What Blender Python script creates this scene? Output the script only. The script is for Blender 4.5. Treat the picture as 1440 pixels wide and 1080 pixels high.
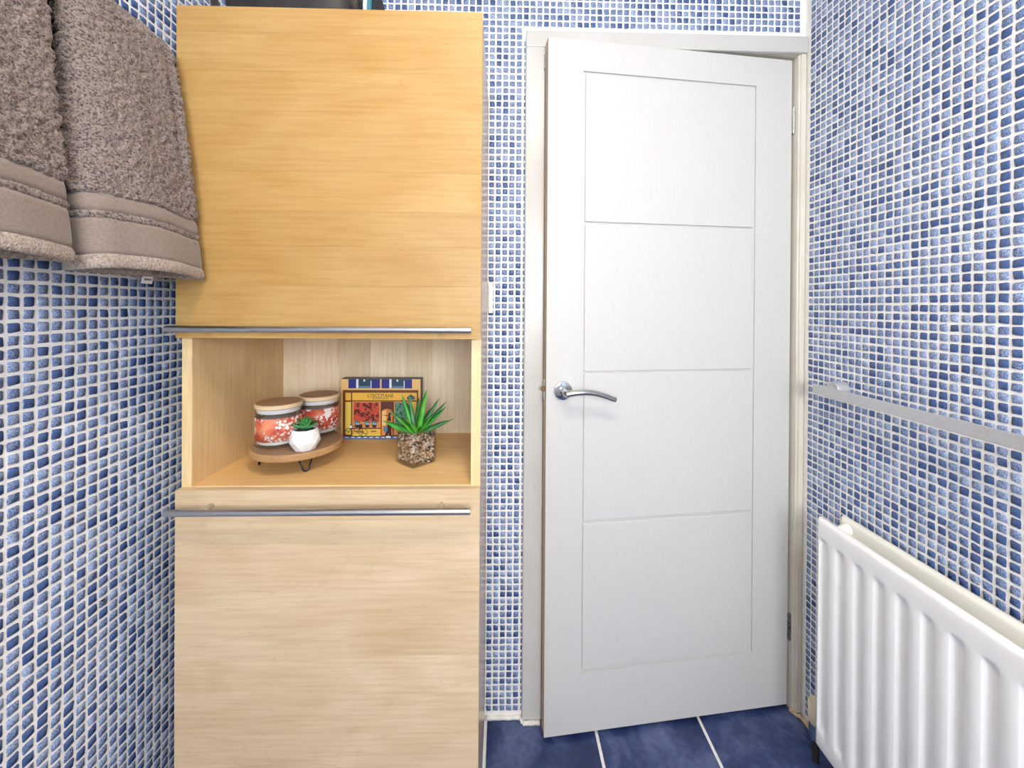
import bpy, bmesh, math, random
import numpy as np
from mathutils import Vector, Matrix, noise

for o in list(bpy.data.objects):
    bpy.data.objects.remove(o)
SC = bpy.context.scene
COL = SC.collection
R_ = math.radians

# ------------------------------------------------------------------ camera
CAM_POS = Vector((0.0, 0.0, 1.233))
FPX, CX, CY = 570.0, 720.0, 433.0
cam = bpy.data.cameras.new('camera')
cam.sensor_fit = 'HORIZONTAL'
cam.sensor_width = 36.0
cam.lens = FPX / 1440.0 * 36.0
cam.shift_x = (720.0 - CX) / 1440.0
cam.shift_y = (CY - 540.0) / 1440.0
cam.clip_start = 0.02
cam_ob = bpy.data.objects.new('camera', cam)
COL.objects.link(cam_ob)
CAM_R = (Matrix.Rotation(R_(-1.4), 3, 'Z') @ Matrix.Rotation(R_(90 - 0.2), 3, 'X')
         @ Matrix.Rotation(R_(0.36), 3, 'Z'))
cam_ob.matrix_world = Matrix.Translation(CAM_POS) @ CAM_R.to_4x4()
SC.camera = cam_ob

# ------------------------------------------------------------------ world, light levels, exposure
w = bpy.data.worlds.new('world')
SC.world = w
w.use_nodes = True
w.node_tree.nodes['Background'].inputs[0].default_value = (0.62, 0.82, 1.0, 1)
w.node_tree.nodes['Background'].inputs[1].default_value = 0.6
LAMP_STRENGTH = 74.0          # ceiling lamp diffuser (warm)
LAMP_COL = (1.0, 0.86, 0.69)
WINDOW_STRENGTH = 17.5         # daylight in the frosted window panes (cool)
WINDOW_COL = (0.93, 0.96, 1.0)
SC.view_settings.view_transform = 'Standard'
SC.view_settings.look = 'None'
SC.view_settings.gamma = 1.0
SC.view_settings.use_curve_mapping = False
SC.view_settings.exposure = 0.36

# room: camera above the origin, looking along +Y
XL, XR = -0.744, 0.914        # side walls
YB, YF = 1.21, -1.25          # wall with the door, wall behind the viewer
ZC = 2.40                     # ceiling

# ------------------------------------------------------------------ materials
MATS = {}
def srgb(r, g, b):
    f = lambda c: c / 12.92 if c <= 0.04045 else ((c + 0.055) / 1.055) ** 2.4
    return (f(r / 255), f(g / 255), f(b / 255), 1.0)

def nd(nt, t, **kw):
    n = nt.nodes.new(t)
    for k, v in kw.items():
        if k in n.inputs:
            n.inputs[k].default_value = v
        else:
            setattr(n, k, v)
    return n

def mat(name, col=(200, 200, 200), rough=0.5, metal=0.0, spec=0.5, **kw):
    if name in MATS:
        return MATS[name]
    m = bpy.data.materials.new(name)
    m.use_nodes = True
    b = m.node_tree.nodes['Principled BSDF']
    b.inputs['Base Color'].default_value = srgb(*col)
    b.inputs['Roughness'].default_value = rough
    b.inputs['Metallic'].default_value = metal
    b.inputs['Specular IOR Level'].default_value = spec
    for k, v in kw.items():
        b.inputs[k.replace('_', ' ')].default_value = v
    MATS[name] = m
    return m

def ramp(nt, fac, stops):
    r = nt.nodes.new('ShaderNodeValToRGB')
    els = r.color_ramp.elements
    while len(els) < len(stops):
        els.new(0.5)
    for e, (p, c) in zip(els, stops):
        e.position = p
        e.color = srgb(*c) if len(c) == 3 else c
    nt.links.new(fac, r.inputs[0])
    return r

def mix(nt, fac, a, b, mode='MIX'):
    n = nt.nodes.new('ShaderNodeMix')
    n.data_type = 'RGBA'
    n.blend_type = mode
    for s, v in ((0, fac), (6, a), (7, b)):
        if isinstance(v, bpy.types.NodeSocket):
            nt.links.new(v, n.inputs[s])
        elif isinstance(v, (int, float)):
            n.inputs[s].default_value = v
        else:
            n.inputs[s].default_value = srgb(*v)
    return n.outputs[2]

def bump(nt, h, strength=0.3, dist=0.001):
    n = nt.nodes.new('ShaderNodeBump')
    n.inputs['Strength'].default_value = strength
    n.inputs['Distance'].default_value = dist
    nt.links.new(h, n.inputs['Height'])
    return n.outputs[0]

def bsdf(m):
    return m.node_tree.nodes['Principled BSDF']

def noise_mat(name, c1, c2, scale=20, detail=4, rough=0.5, stretch=(1, 1, 1), bstr=0.0, bdist=0.001, metal=0.0,
              coord='Object', lo=0.35, hi=0.65, spec=0.5):
    m = mat(name, c1, rough, metal, spec)
    nt = m.node_tree
    tc = nd(nt, 'ShaderNodeTexCoord')
    mp = nd(nt, 'ShaderNodeMapping')
    mp.inputs['Scale'].default_value = stretch
    nt.links.new(tc.outputs[coord], mp.inputs[0])
    n = nd(nt, 'ShaderNodeTexNoise', Scale=scale, Detail=detail)
    nt.links.new(mp.outputs[0], n.inputs['Vector'])
    r = ramp(nt, n.outputs[0], [(lo, c1), (hi, c2)])
    nt.links.new(r.outputs[0], bsdf(m).inputs['Base Color'])
    if bstr:
        nt.links.new(bump(nt, n.outputs[0], bstr, bdist), bsdf(m).inputs['Normal'])
    return m

# blue mosaic tile: tone attribute decides plain dark blue / mid / pale speckled
def make_tile_mat():
    m = mat('mosaic_glass', rough=0.2)
    nt = m.node_tree
    at = nd(nt, 'ShaderNodeAttribute')
    at.attribute_name = 'tone'
    geo = nd(nt, 'ShaderNodeNewGeometry')
    n = nd(nt, 'ShaderNodeTexNoise', Scale=420.0, Detail=4.0, Roughness=0.75)
    nt.links.new(geo.outputs['Position'], n.inputs['Vector'])
    plain = ramp(nt, at.outputs['Fac'], [(0.0, (54, 80, 132)), (0.32, (70, 99, 150)), (0.55, (70, 99, 150)),
                                         (1.0, (116, 140, 184))])
    speck = ramp(nt, n.outputs[0], [(0.43, (0, 0, 0)), (0.58, (255, 255, 255))])
    sa = ramp(nt, at.outputs['Fac'], [(0.25, (70, 70, 70)), (0.36, (165, 165, 165)), (0.6, (205, 205, 205)), (1.0, (235, 235, 235))])
    f = nd(nt, 'ShaderNodeMath', operation='MULTIPLY')
    nt.links.new(speck.outputs[0], f.inputs[0])
    nt.links.new(sa.outputs[0], f.inputs[1])
    c = mix(nt, f.outputs[0], plain.outputs[0], (190, 203, 226))
    nt.links.new(c, bsdf(m).inputs['Base Color'])
    nt.links.new(bump(nt, n.outputs[0], 0.25, 0.0006), bsdf(m).inputs['Normal'])
    return m
M_TILE = make_tile_mat()
M_GROUT = noise_mat('grout', (240, 237, 231), (250, 248, 244), 60, 3, 0.65, bstr=0.15, bdist=0.0004, coord='Object')

def wood(name, light, dark, along='X', knot=0.25, rough=0.34, vary=0.5):
    """Birch veneer, grain along one local axis, every board with an offset and tone of its own."""
    m = mat(name, light, rough, spec=0.35)
    nt = m.node_tree
    tc = nd(nt, 'ShaderNodeTexCoord')
    oi = nd(nt, 'ShaderNodeObjectInfo')
    mul = nd(nt, 'ShaderNodeMath', operation='MULTIPLY')
    mul.inputs[1].default_value = 37.0
    nt.links.new(oi.outputs['Random'], mul.inputs[0])
    cmb = nd(nt, 'ShaderNodeCombineXYZ')
    for i in range(3):
        nt.links.new(mul.outputs[0], cmb.inputs[i])
    add = nd(nt, 'ShaderNodeVectorMath', operation='ADD')
    nt.links.new(tc.outputs['Object'], add.inputs[0])
    nt.links.new(cmb.outputs[0], add.inputs[1])
    def mapped(sc):
        mp = nd(nt, 'ShaderNodeMapping')
        mp.inputs['Scale'].default_value = sc
        nt.links.new(add.outputs[0], mp.inputs[0])
        return mp.outputs[0]
    ax = {'X': (1.0, 5, 5), 'Y': (5, 1.0, 5), 'Z': (5, 5, 1.0)}[along]
    fine = {'X': (8, 160, 160), 'Y': (160, 8, 160), 'Z': (160, 160, 8)}[along]
    n1 = nd(nt, 'ShaderNodeTexNoise', Scale=2.6, Detail=3.0, Distortion=0.9)
    nt.links.new(mapped(ax), n1.inputs['Vector'])
    # contour lines of a slow field read as cathedral grain
    fr = nd(nt, 'ShaderNodeMath', operation='MULTIPLY')
    fr.inputs[1].default_value = 7.0
    nt.links.new(n1.outputs[0], fr.inputs[0])
    fc = nd(nt, 'ShaderNodeMath', operation='FRACT')
    nt.links.new(fr.outputs[0], fc.inputs[0])
    line = ramp(nt, fc.outputs[0], [(0.0, (255, 255, 255)), (0.07, (70, 70, 70)), (0.35, (0, 0, 0)), (0.985, (20, 20, 20)),
                                    (1.0, (255, 255, 255))])
    n2 = nd(nt, 'ShaderNodeTexNoise', Scale=1.0, Detail=4.0)
    nt.links.new(mapped(fine), n2.inputs['Vector'])
    n3 = nd(nt, 'ShaderNodeTexNoise', Scale=1.3, Detail=2.0, Distortion=1.5)
    nt.links.new(mapped(tuple(0.5 * a + 2 for a in ax)), n3.inputs['Vector'])
    soft = ramp(nt, n3.outputs[0], [(0.34, light), (0.82, dark)])
    c = mix(nt, 0.0, soft.outputs[0], dark)
    f1 = nd(nt, 'ShaderNodeMath', operation='MULTIPLY')
    f1.inputs[1].default_value = knot
    nt.links.new(line.outputs[0], f1.inputs[0])
    c = mix(nt, f1.outputs[0], soft.outputs[0], tuple(int(v * 0.86) for v in dark))
    g = ramp(nt, n2.outputs[0], [(0.40, (255, 255, 255)), (0.66, (244, 240, 233))])
    c = mix(nt, 1.0, c, g.outputs[0], 'MULTIPLY')
    tone = ramp(nt, oi.outputs['Random'], [(0.0, (255, 255, 255)),
                                           (1.0, tuple(int(255 - vary * k) for k in (26, 32, 42)))])
    c = mix(nt, 1.0, c, tone.outputs[0], 'MULTIPLY')
    nt.links.new(c, bsdf(m).inputs['Base Color'])
    nt.links.new(bump(nt, n2.outputs[0], 0.08, 0.0004), bsdf(m).inputs['Normal'])
    return m

W_HONEY = wood('birch_honey', (190, 155, 97), (181, 140, 78), 'X', 0.16, 0.42, 0.35)  # veneer tone with some of the warm lamp tint put into the colour
W_PALE = wood('birch_pale', (222, 199, 166), (206, 179, 142), 'X', 0.22, 0.36, 0.4)  # same birch made paler, some cool daylight mixed into its colour
W_PANEL = wood('birch_panel', (238, 208, 158), (222, 188, 134), 'Z', 0.22, 0.36, 0.3)
W_SHELF = wood('birch_shelf', (246, 208, 146), (236, 190, 122), 'X', 0.14, 0.3, 0.3)
W_BACK = wood('birch_back', (242, 230, 206), (222, 202, 166), 'Z', 0.14, 0.4, 0.9)
W_EDGE = wood('birch_edge', (238, 212, 164), (226, 196, 144), 'Z', 0.05, 0.4, 0.2)
W_SIDE = wood('birch_side', (206, 176, 140), (190, 158, 120), 'Z', 0.12, 0.22, 0.2)
M_STEEL = noise_mat('brushed_steel', (205, 204, 203), (186, 185, 186), 60, 3, 0.30, (0.05, 1, 1), 0.05, 0.0004, 1.0)
M_CHROME = mat('polished_chrome', (206, 208, 212), 0.08, 1.0)
M_CHROME2 = mat('satin_chrome', (190, 188, 184), 0.2, 1.0)
M_ALU = noise_mat('satin_aluminium', (205, 206, 208), (196, 197, 200), 300, 3, 0.42, metal=0.55, bstr=0.05)
M_DOOR = noise_mat('white_door_paint', (212, 211, 208), (209, 208, 205), 260, 3, 0.36, (1, 1, 0.12))
M_TRIM = noise_mat('white_gloss_paint', (206, 205, 201), (201, 199, 194), 9, 4, 0.3, bstr=0.06, bdist=0.001)
M_TRIM_OLD = noise_mat('aged_cream_gloss_paint', (226, 221, 209), (212, 204, 188), 9, 4, 0.35, (1, 1, 0.4), 0.1, 0.001)
M_ENAMEL = noise_mat('white_enamel', (249, 249, 248), (247, 246, 244), 30, 2, 0.28)
M_ENAMEL_OLD = mat('cream_enamel', (242, 240, 228), 0.32)
M_SEAL = noise_mat('white_sealant', (240, 238, 234), (222, 216, 204), 30, 3, 0.5)
M_SEAL_OLD = noise_mat('yellowed_sealant', (226, 214, 190), (188, 158, 110), 60, 4, 0.55, bstr=0.5, bdist=0.002)
M_CEIL = mat('white_emulsion', (240, 239, 236), 0.8)
M_PLASTIC = mat('white_plastic', (240, 236, 230), 0.4)
M_BLACKMETAL = mat('black_wire', (30, 33, 44), 0.4, 0.3)
M_BRASS = mat('dull_brass', (150, 120, 70), 0.35, 1.0)
M_OLDHINGE = noise_mat('tarnished_steel', (170, 162, 150), (110, 98, 90), 200, 3, 0.35, metal=1.0)

def make_floor_mat():
    m = mat('blue_floor_tile', (62, 82, 128), 0.3)
    nt = m.node_tree
    geo = nd(nt, 'ShaderNodeNewGeometry')
    n = nd(nt, 'ShaderNodeTexNoise', Scale=7.0, Detail=6.0, Roughness=0.62, Distortion=0.5)
    nt.links.new(geo.outputs['Position'], n.inputs['Vector'])
    n2 = nd(nt, 'ShaderNodeTexNoise', Scale=60.0, Detail=4.0)
    nt.links.new(geo.outputs['Position'], n2.inputs['Vector'])
    r = ramp(nt, n.outputs[0], [(0.32, (34, 47, 88)), (0.48, (52, 69, 115)), (0.66, (96, 110, 152))])
    r2 = ramp(nt, n2.outputs[0], [(0.35, (225, 225, 225)), (0.65, (255, 255, 255))])
    nt.links.new(mix(nt, 1.0, r.outputs[0], r2.outputs[0], 'MULTIPLY'), bsdf(m).inputs['Base Color'])
    nt.links.new(bump(nt, n.outputs[0], 0.1, 0.002), bsdf(m).inputs['Normal'])
    return m
M_FLOOR = make_floor_mat()

def make_terry(name, c1, c2, weave=False):
    m = mat(name, c1, 0.95, spec=0.1)
    nt = m.node_tree
    tc = nd(nt, 'ShaderNodeTexCoord')
    if weave:
        wv = nd(nt, 'ShaderNodeTexWave', Scale=170.0, Distortion=0.6, Detail=1.0)
        wv.bands_direction = 'Z'
        nt.links.new(tc.outputs['Object'], wv.inputs['Vector'])
        n = nd(nt, 'ShaderNodeTexNoise', Scale=260.0, Detail=3.0)
        nt.links.new(tc.outputs['Object'], n.inputs['Vector'])
        c = mix(nt, 0.35, n.outputs[0], wv.outputs[0])
        r = ramp(nt, c, [(0.25, c2), (0.65, c1)])
        nt.links.new(bump(nt, wv.outputs[0], 0.25, 0.0004), bsdf(m).inputs['Normal'])
    else:
        n = nd(nt, 'ShaderNodeTexNoise', Scale=300.0, Detail=2.0, Roughness=0.6, Distortion=0.3)
        nt.links.new(tc.outputs['Object'], n.inputs['Vector'])
        r = ramp(nt, n.outputs[0], [(0.36, c2), (0.56, c1)])
        nt.links.new(bump(nt, n.outputs[0], 0.9, 0.004), bsdf(m).inputs['Normal'])
    nt.links.new(r.outputs[0], bsdf(m).inputs['Base Color'])
    bsdf(m).inputs['Sheen Weight'].default_value = 0.25
    bsdf(m).inputs['Sheen Roughness'].default_value = 0.5
    return m
M_TERRY = make_terry('grey_terry_pile', (146, 132, 123), (74, 66, 70))
M_WEAVE = make_terry('grey_woven_border', (146, 132, 122), (118, 106, 99), True)
M_HEM = make_terry('grey_hem', (176, 161, 149), (140, 127, 118))

def make_glass(name, tint=(252, 253, 253), fres=1.45):
    m = bpy.data.materials.new(name)
    m.use_nodes = True
    nt = m.node_tree
    nt.nodes.clear()
    out = nd(nt, 'ShaderNodeOutputMaterial')
    tr = nd(nt, 'ShaderNodeBsdfTransparent')
    tr.inputs[0].default_value = srgb(*tint)
    gl = nd(nt, 'ShaderNodeBsdfGlossy')
    gl.inputs['Roughness'].default_value = 0.03
    lw = nd(nt, 'ShaderNodeLayerWeight')
    lw.inputs[0].default_value = 0.5
    pw = nd(nt, 'ShaderNodeMath', operation='POWER')
    pw.inputs[1].default_value = 4.0
    nt.links.new(lw.outputs['Facing'], pw.inputs[0])
    fr = nd(nt, 'ShaderNodeMath', operation='MULTIPLY_ADD')
    fr.inputs[1].default_value = 0.8
    fr.inputs[2].default_value = (fres - 1.4)
    nt.links.new(pw.outputs[0], fr.inputs[0])
    mx = nd(nt, 'ShaderNodeMixShader')
    nt.links.new(fr.outputs[0], mx.inputs[0])
    nt.links.new(tr.outputs[0], mx.inputs[1])
    nt.links.new(gl.outputs[0], mx.inputs[2])
    nt.links.new(mx.outputs[0], out.inputs[0])
    return m
M_GLASS = make_glass('clear_glass', (250, 251, 252))
M_GLASS_THICK = make_glass('thick_clear_glass', (249, 251, 252), 1.52)

def emit(name, col, strength):
    m = bpy.data.materials.new(name)
    m.use_nodes = True
    nt = m.node_tree
    nt.nodes.clear()
    out = nd(nt, 'ShaderNodeOutputMaterial')
    e = nd(nt, 'ShaderNodeEmission')
    e.inputs[0].default_value = (*col, 1)
    e.inputs[1].default_value = strength
    nt.links.new(e.outputs[0], out.inputs[0])
    return m

# ------------------------------------------------------------------ builders
def tag(o, label=None, cat=None, group=None, kind=None):
    if label: o['label'] = label
    if cat: o['category'] = cat
    if group: o['group'] = group
    if kind: o['kind'] = kind
    return o

def empty(name, loc=(0, 0, 0), rz=0.0):
    o = bpy.data.objects.new(name, None)
    o.empty_display_size = 0.05
    COL.objects.link(o)
    o.location = loc
    o.rotation_euler = (0, 0, rz)
    return o

def link(name, me, m=None, parent=None, loc=None, smooth=False):
    if m is not None and not me.materials:
        for mm in (m if isinstance(m, (list, tuple)) else [m]):
            me.materials.append(mm)
    if smooth:
        me.shade_smooth()
    o = bpy.data.objects.new(name, me)
    COL.objects.link(o)
    if parent is not None:
        o.parent = parent
    if loc is not None:
        o.location = loc
    return o

def bm_obj(name, bm, m=None, parent=None, loc=None, smooth=False):
    me = bpy.data.meshes.new(name)
    bmesh.ops.recalc_face_normals(bm, faces=bm.faces)
    bm.to_mesh(me)
    bm.free()
    return link(name, me, m, parent, loc, smooth)

def add_box(bm, x0, x1, y0, y1, z0, z1, bev=0.0, seg=2, mi=0):
    vs = [bm.verts.new(p) for p in ((x0, y0, z0), (x1, y0, z0), (x1, y1, z0), (x0, y1, z0),
                                    (x0, y0, z1), (x1, y0, z1), (x1, y1, z1), (x0, y1, z1))]
    fs = [bm.faces.new([vs[i] for i in f]) for f in
          ((0, 3, 2, 1), (4, 5, 6, 7), (0, 1, 5, 4), (1, 2, 6, 5), (2, 3, 7, 6), (3, 0, 4, 7))]
    for f in fs:
        f.material_index = mi
    if bev > 0:
        es = list({e for f in fs for e in f.edges})
        r = bmesh.ops.bevel(bm, geom=es, offset=bev, segments=seg, profile=0.5, affect='EDGES')
        for f in r['faces']:
            f.material_index = mi

def box(name, x0, x1, y0, y1, z0, z1, m, parent=None, bev=0.0, seg=2, centre=True):
    """One box; the object's origin is its centre so that alike boards differ by place only."""
    c = ((x0 + x1) / 2, (y0 + y1) / 2, (z0 + z1) / 2) if centre else (0, 0, 0)
    bm = bmesh.new()
    add_box(bm, x0 - c[0], x1 - c[0], y0 - c[1], y1 - c[1], z0 - c[2], z1 - c[2], bev, seg)
    return bm_obj(name, bm, m, parent, c)

def frame_of(d):
    d = d.normalized()
    a = Vector((0, 0, 1)) if abs(d.z) < 0.9 else Vector((1, 0, 0))
    u = d.cross(a).normalized()
    return u, u.cross(d).normalized()

def add_tube(bm, pts, rads, n=16, caps=True, ell=1.0, mi=0):
    """Round bar along a polyline; ell squeezes the second cross axis."""
    pts = [Vector(p) for p in pts]
    if not isinstance(rads, (list, tuple)):
        rads = [rads] * len(pts)
    rings = []
    u = v = None
    for i, p in enumerate(pts):
        d = (pts[min(i + 1, len(pts) - 1)] - pts[max(i - 1, 0)]).normalized()
        if u is None:
            u, v = frame_of(d)
        else:
            u = (u - d * u.dot(d)).normalized()
            v = u.cross(d).normalized()
        rings.append([bm.verts.new(p + (u * math.cos(2 * math.pi * k / n) + v * ell * math.sin(2 * math.pi * k / n)) * rads[i])
                      for k in range(n)])
    fs = []
    for a, b in zip(rings, rings[1:]):
        for k in range(n):
            fs.append(bm.faces.new((a[k], a[(k + 1) % n], b[(k + 1) % n], b[k])))
    if caps:
        fs.append(bm.faces.new(rings[0][::-1]))
        fs.append(bm.faces.new(rings[-1]))
    for f in fs:
        f.material_index = mi

def add_lathe(bm, prof, n=32, axis='Z', org=(0, 0, 0), mi=0, close=True):
    """prof: (radius, height) pairs along the axis."""
    org = Vector(org)
    rings = []
    for r, h in prof:
        ring = []
        for k in range(n):
            a = 2 * math.pi * k / n
            c, s = r * math.cos(a), r * math.sin(a)
            p = {'Z': (c, s, h), 'X': (h, c, s), 'Y': (c, h, s)}[axis]
            ring.append(bm.verts.new(org + Vector(p)))
        rings.append(ring)
    fs = []
    for a, b in zip(rings, rings[1:]):
        for k in range(n):
            fs.append(bm.faces.new((a[k], a[(k + 1) % n], b[(k + 1) % n], b[k])))
    if close:
        fs.append(bm.faces.new(rings[0][::-1]))
        fs.append(bm.faces.new(rings[-1]))
    for f in fs:
        f.material_index = mi

def auto_smooth(o, ang=35):
    o.data.shade_smooth()
    o.data.set_sharp_from_angle(angle=R_(ang))
    return o

def to_pixel(p):
    v = CAM_R.transposed() @ (Vector(p) - CAM_POS)
    if v.z > -0.02:
        return None
    return CX - FPX * v.x / v.z, CY + FPX * v.y / v.z, -v.z

# ------------------------------------------------------------------ setting: floor, ceiling, walls
def structure(o, label, cat):
    return tag(o, label, cat, kind='structure')

fl = structure(box('floor', XL - 0.1, XR + 0.1, YF - 0.1, 2.4, -0.06, -0.003, M_GROUT, centre=False),
               'bathroom floor of large blue ceramic tiles with white joints', 'floor')
gx = [-1.0, -0.681, -0.361, -0.041, 0.281, 0.598, 0.918]
gx = [XL] + [x for x in gx if x > XL + 0.02] 
gx[-1] = XR
gy = [YF] + [1.262 - 0.32 * k for k in range(7, -1, -1)]
GW = 0.0045
for i in range(len(gx) - 1):
    for j in range(len(gy) - 1):
        x0, x1 = gx[i] + (GW if i else 0.002), gx[i + 1] - (GW if i < len(gx) - 2 else 0.002)
        y1 = gy[j + 1] - GW if j < len(gy) - 2 else 1.262
        y0 = gy[j] + (GW if j else 0.002)
        box('floor_tile', x0, x1, y0, y1, -0.003, 0.0, M_FLOOR, fl, 0.0008, 1)

structure(box('ceiling', XL - 0.1, XR + 0.1, YF - 0.1, 2.4, ZC, ZC + 0.08, M_CEIL, centre=False),
          'plain white bathroom ceiling', 'ceiling')

DX0, DX1, DZ1 = 0.100, 0.908, 2.018       # rough opening in the door wall
wl = structure(box('wall_left', XL - 0.1, XL, YF - 0.1, YB + 0.1, 0, ZC, M_GROUT, centre=False),
               'side wall of small blue mosaic squares behind the hanging towels', 'wall')
wr = structure(box('wall_right', XR, XR + 0.1, YF - 0.1, YB + 0.1, 0, ZC, M_GROUT, centre=False),
               'side wall of small blue mosaic squares behind the radiator', 'wall')
bm = bmesh.new()
add_box(bm, XL, DX0, YB, YB + 0.1, 0, ZC)
add_box(bm, DX0, XR, YB, YB + 0.1, DZ1, ZC)
add_box(bm, DX1, XR, YB, YB + 0.1, 0, DZ1)
wb = structure(bm_obj('wall_back', bm, M_GROUT), 'blue mosaic wall around the white door', 'wall')
WX0, WX1, WZ0, WZ1 = -0.30, 0.72, 1.08, 1.86   # window behind the viewer
bm = bmesh.new()
add_box(bm, XL, WX0, YF - 0.1, YF, 0, ZC)
add_box(bm, WX1, XR, YF - 0.1, YF, 0, ZC)
add_box(bm, WX0, WX1, YF - 0.1, YF, 0, WZ0)
add_box(bm, WX0, WX1, YF - 0.1, YF, WZ1, ZC)
wf = structure(bm_obj('wall_front', bm, M_CEIL), 'plain white wall with the frosted window', 'wall')  # unseen wall, finished white to bounce more light into the room

# hallway beyond the door
structure(box('wall_hall', XL - 0.1, XR + 0.1, 2.3, 2.4, 0, ZC, M_CEIL, centre=False),
          'plain pale hallway wall beyond the door', 'wall')
structure(box('wall_hall', XL - 0.1, XL, YB + 0.1, 2.3, 0, ZC, M_CEIL, centre=False),
          'plain pale hallway end wall on the cabinet side', 'wall')
structure(box('wall_hall', XR, XR + 0.1, YB + 0.1, 2.3, 0, ZC, M_CEIL, centre=False),
          'plain pale hallway end wall on the radiator side', 'wall')

# ---- mosaic
rng = np.random.default_rng(7)
PITCH = 0.02005
BASE_OCT = np.array([(-1, -.82), (-.82, -1), (.82, -1), (1, -.82), (1, .82), (.82, 1), (-.82, 1), (-1, .82)])

def tile_shapes(n):
    """n irregular rounded squares: (n,16,3) in (u, v, out) and their tones."""
    half = 0.0075 + rng.normal(0, 0.00022, (n, 1, 2))
    cut = BASE_OCT[None] * 1.0
    jit = rng.normal(0, 0.06, (n, 8, 2))
    xy = (cut + jit) * half
    skew = rng.normal(0, 0.035, (n, 1))
    xy = np.stack([xy[:, :, 0] + skew * xy[:, :, 1], xy[:, :, 1] + rng.normal(0, 0.035, (n, 1)) * xy[:, :, 0]], 2)
    out = np.zeros((n, 16, 3))
    out[:, :8, :2] = xy
    out[:, 8:, :2] = xy * 0.93
    tilt = rng.normal(0, 0.016, (n, 1, 2))
    out[:, 8:, 2] = 0.0014 + (out[:, 8:, :2] * tilt).sum(2)
    k = rng.random(n)
    tone = np.where(k < 0.30, rng.uniform(0.0, 0.3, n),
                    np.where(k < 0.80, rng.uniform(0.38, 0.75, n), rng.uniform(0.75, 1.0, n)))
    return out, tone

TILE_FACES = [tuple(range(8, 16))] + [(k, (k + 1) % 8, 8 + (k + 1) % 8, 8 + k) for k in range(8)]
LOOPS = np.concatenate([np.array(f) for f in TILE_FACES])
SIZES = np.array([len(f) for f in TILE_FACES])

def tiles_mesh(name, verts, tones, flip):
    n = len(verts)
    loops = LOOPS
    if flip:
        loops = np.concatenate([np.array(f[::-1]) for f in TILE_FACES])
    me = bpy.data.meshes.new(name)
    me.vertices.add(n * 16)
    me.vertices.foreach_set('co', verts.reshape(-1).astype(np.float32))
    L = (loops[None] + 16 * np.arange(n)[:, None]).reshape(-1)
    me.loops.add(len(L))
    me.loops.foreach_set('vertex_index', L.astype(np.int32))
    starts = np.concatenate([[0], np.cumsum(SIZES)[:-1]])
    S = (starts[None] + SIZES.sum() * np.arange(n)[:, None]).reshape(-1)
    me.polygons.add(len(S))
    me.polygons.foreach_set('loop_start', S.astype(np.int32))
    me.update(calc_edges=True)
    me.validate()
    at = me.attributes.new('tone', 'FLOAT', 'POINT')
    at.data.foreach_set('value', np.repeat(tones, 16).astype(np.float32))
    me.materials.append(M_TILE)
    return me

def mosaic(wall, to_xyz, us, vs, skip, flip, hidden, count=300):
    """Tiles over a wall: the largest in view are parts of their own, the rest is one joined field."""
    U, V = np.meshgrid(us, vs)
    U, V = U.ravel(), V.ravel()
    keep = np.array([not skip(u, v) for u, v in zip(U, V)])
    U, V = U[keep], V[keep]
    n = len(U)
    shp, tone = tile_shapes(n)
    # worn patches keep their own small drift in tone
    cen = to_xyz(np.stack([U, V, np.zeros(n)], 1))
    M = np.array(CAM_R)
    v = (cen - np.array(CAM_POS)) @ M
    z = np.maximum(-v[:, 2], 1e-3)
    px, py = CX + FPX * v[:, 0] / z, CY - FPX * v[:, 1] / z
    vis = (v[:, 2] < -0.05) & (px > 4) & (px < 1436) & (py > 4) & (py < 1076)
    for i in np.where(vis)[0]:
        if hidden(px[i], py[i]):
            vis[i] = False
    order = np.where(vis)[0]
    order = order[np.argsort(z[order])][:count]
    single = np.zeros(n, bool)
    single[order] = True
    rest = np.where(~single)[0]
    pos = shp[rest].copy()
    pos[:, :, 0] += U[rest][:, None]
    pos[:, :, 1] += V[rest][:, None]
    fld = link('tile_field', tiles_mesh('tile_field', to_xyz(pos.reshape(-1, 3)).reshape(-1, 16, 3), tone[rest], flip),
               None, wall)
    fld['kind'] = 'stuff'
    nv = 48
    s2, t2 = tile_shapes(nv)
    zero = to_xyz(np.zeros((1, 3)))
    variants = [tiles_mesh('mosaic_tile', (to_xyz(s2[i]) - zero)[None], t2[i:i + 1], flip) for i in range(nv)]
    for i in order:
        o = bpy.data.objects.new('mosaic_tile', variants[int(rng.integers(nv))])
        o.location = Vector([float(c) for c in cen[i]])
        o.parent = wall
        COL.objects.link(o)

def grid(a, lo, hi):
    k0 = math.ceil((lo + 0.0085 - a) / PITCH)
    k1 = math.floor((hi - 0.0085 - a) / PITCH)
    return a + PITCH * np.arange(k0, k1 + 1)

mosaic(wl, lambda p: np.stack([XL + p[:, 2], p[:, 0], p[:, 1]], 1), grid(0.6353, YF, YB), grid(1.2157, 0.012, ZC),
       lambda u, v: False, False, lambda x, y: (y < 400 and x < 300) or x > 240)
mosaic(wr, lambda p: np.stack([XR - p[:, 2], p[:, 0], p[:, 1]], 1), grid(0.6959, YF, YB - 0.008), grid(1.2347, 0.02, ZC),
       lambda u, v: v < 2.06 and u > 1.172 and False, True,
       lambda x, y: y > 725 + 0.62 * (x - 1180) - 30 or 0 < y - (540 + 0.24 * (x - 1143)) < 24)
mosaic(wb, lambda p: np.stack([p[:, 0], YB - p[:, 2], p[:, 1]], 1), grid(-0.0333, XL, XR), grid(1.2339, 0.018, ZC),
       lambda u, v: (u > 0.058 and v < 2.058), False,
       lambda x, y: (x < 686 and y > 14) or (x > 738 and y > 40))
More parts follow.
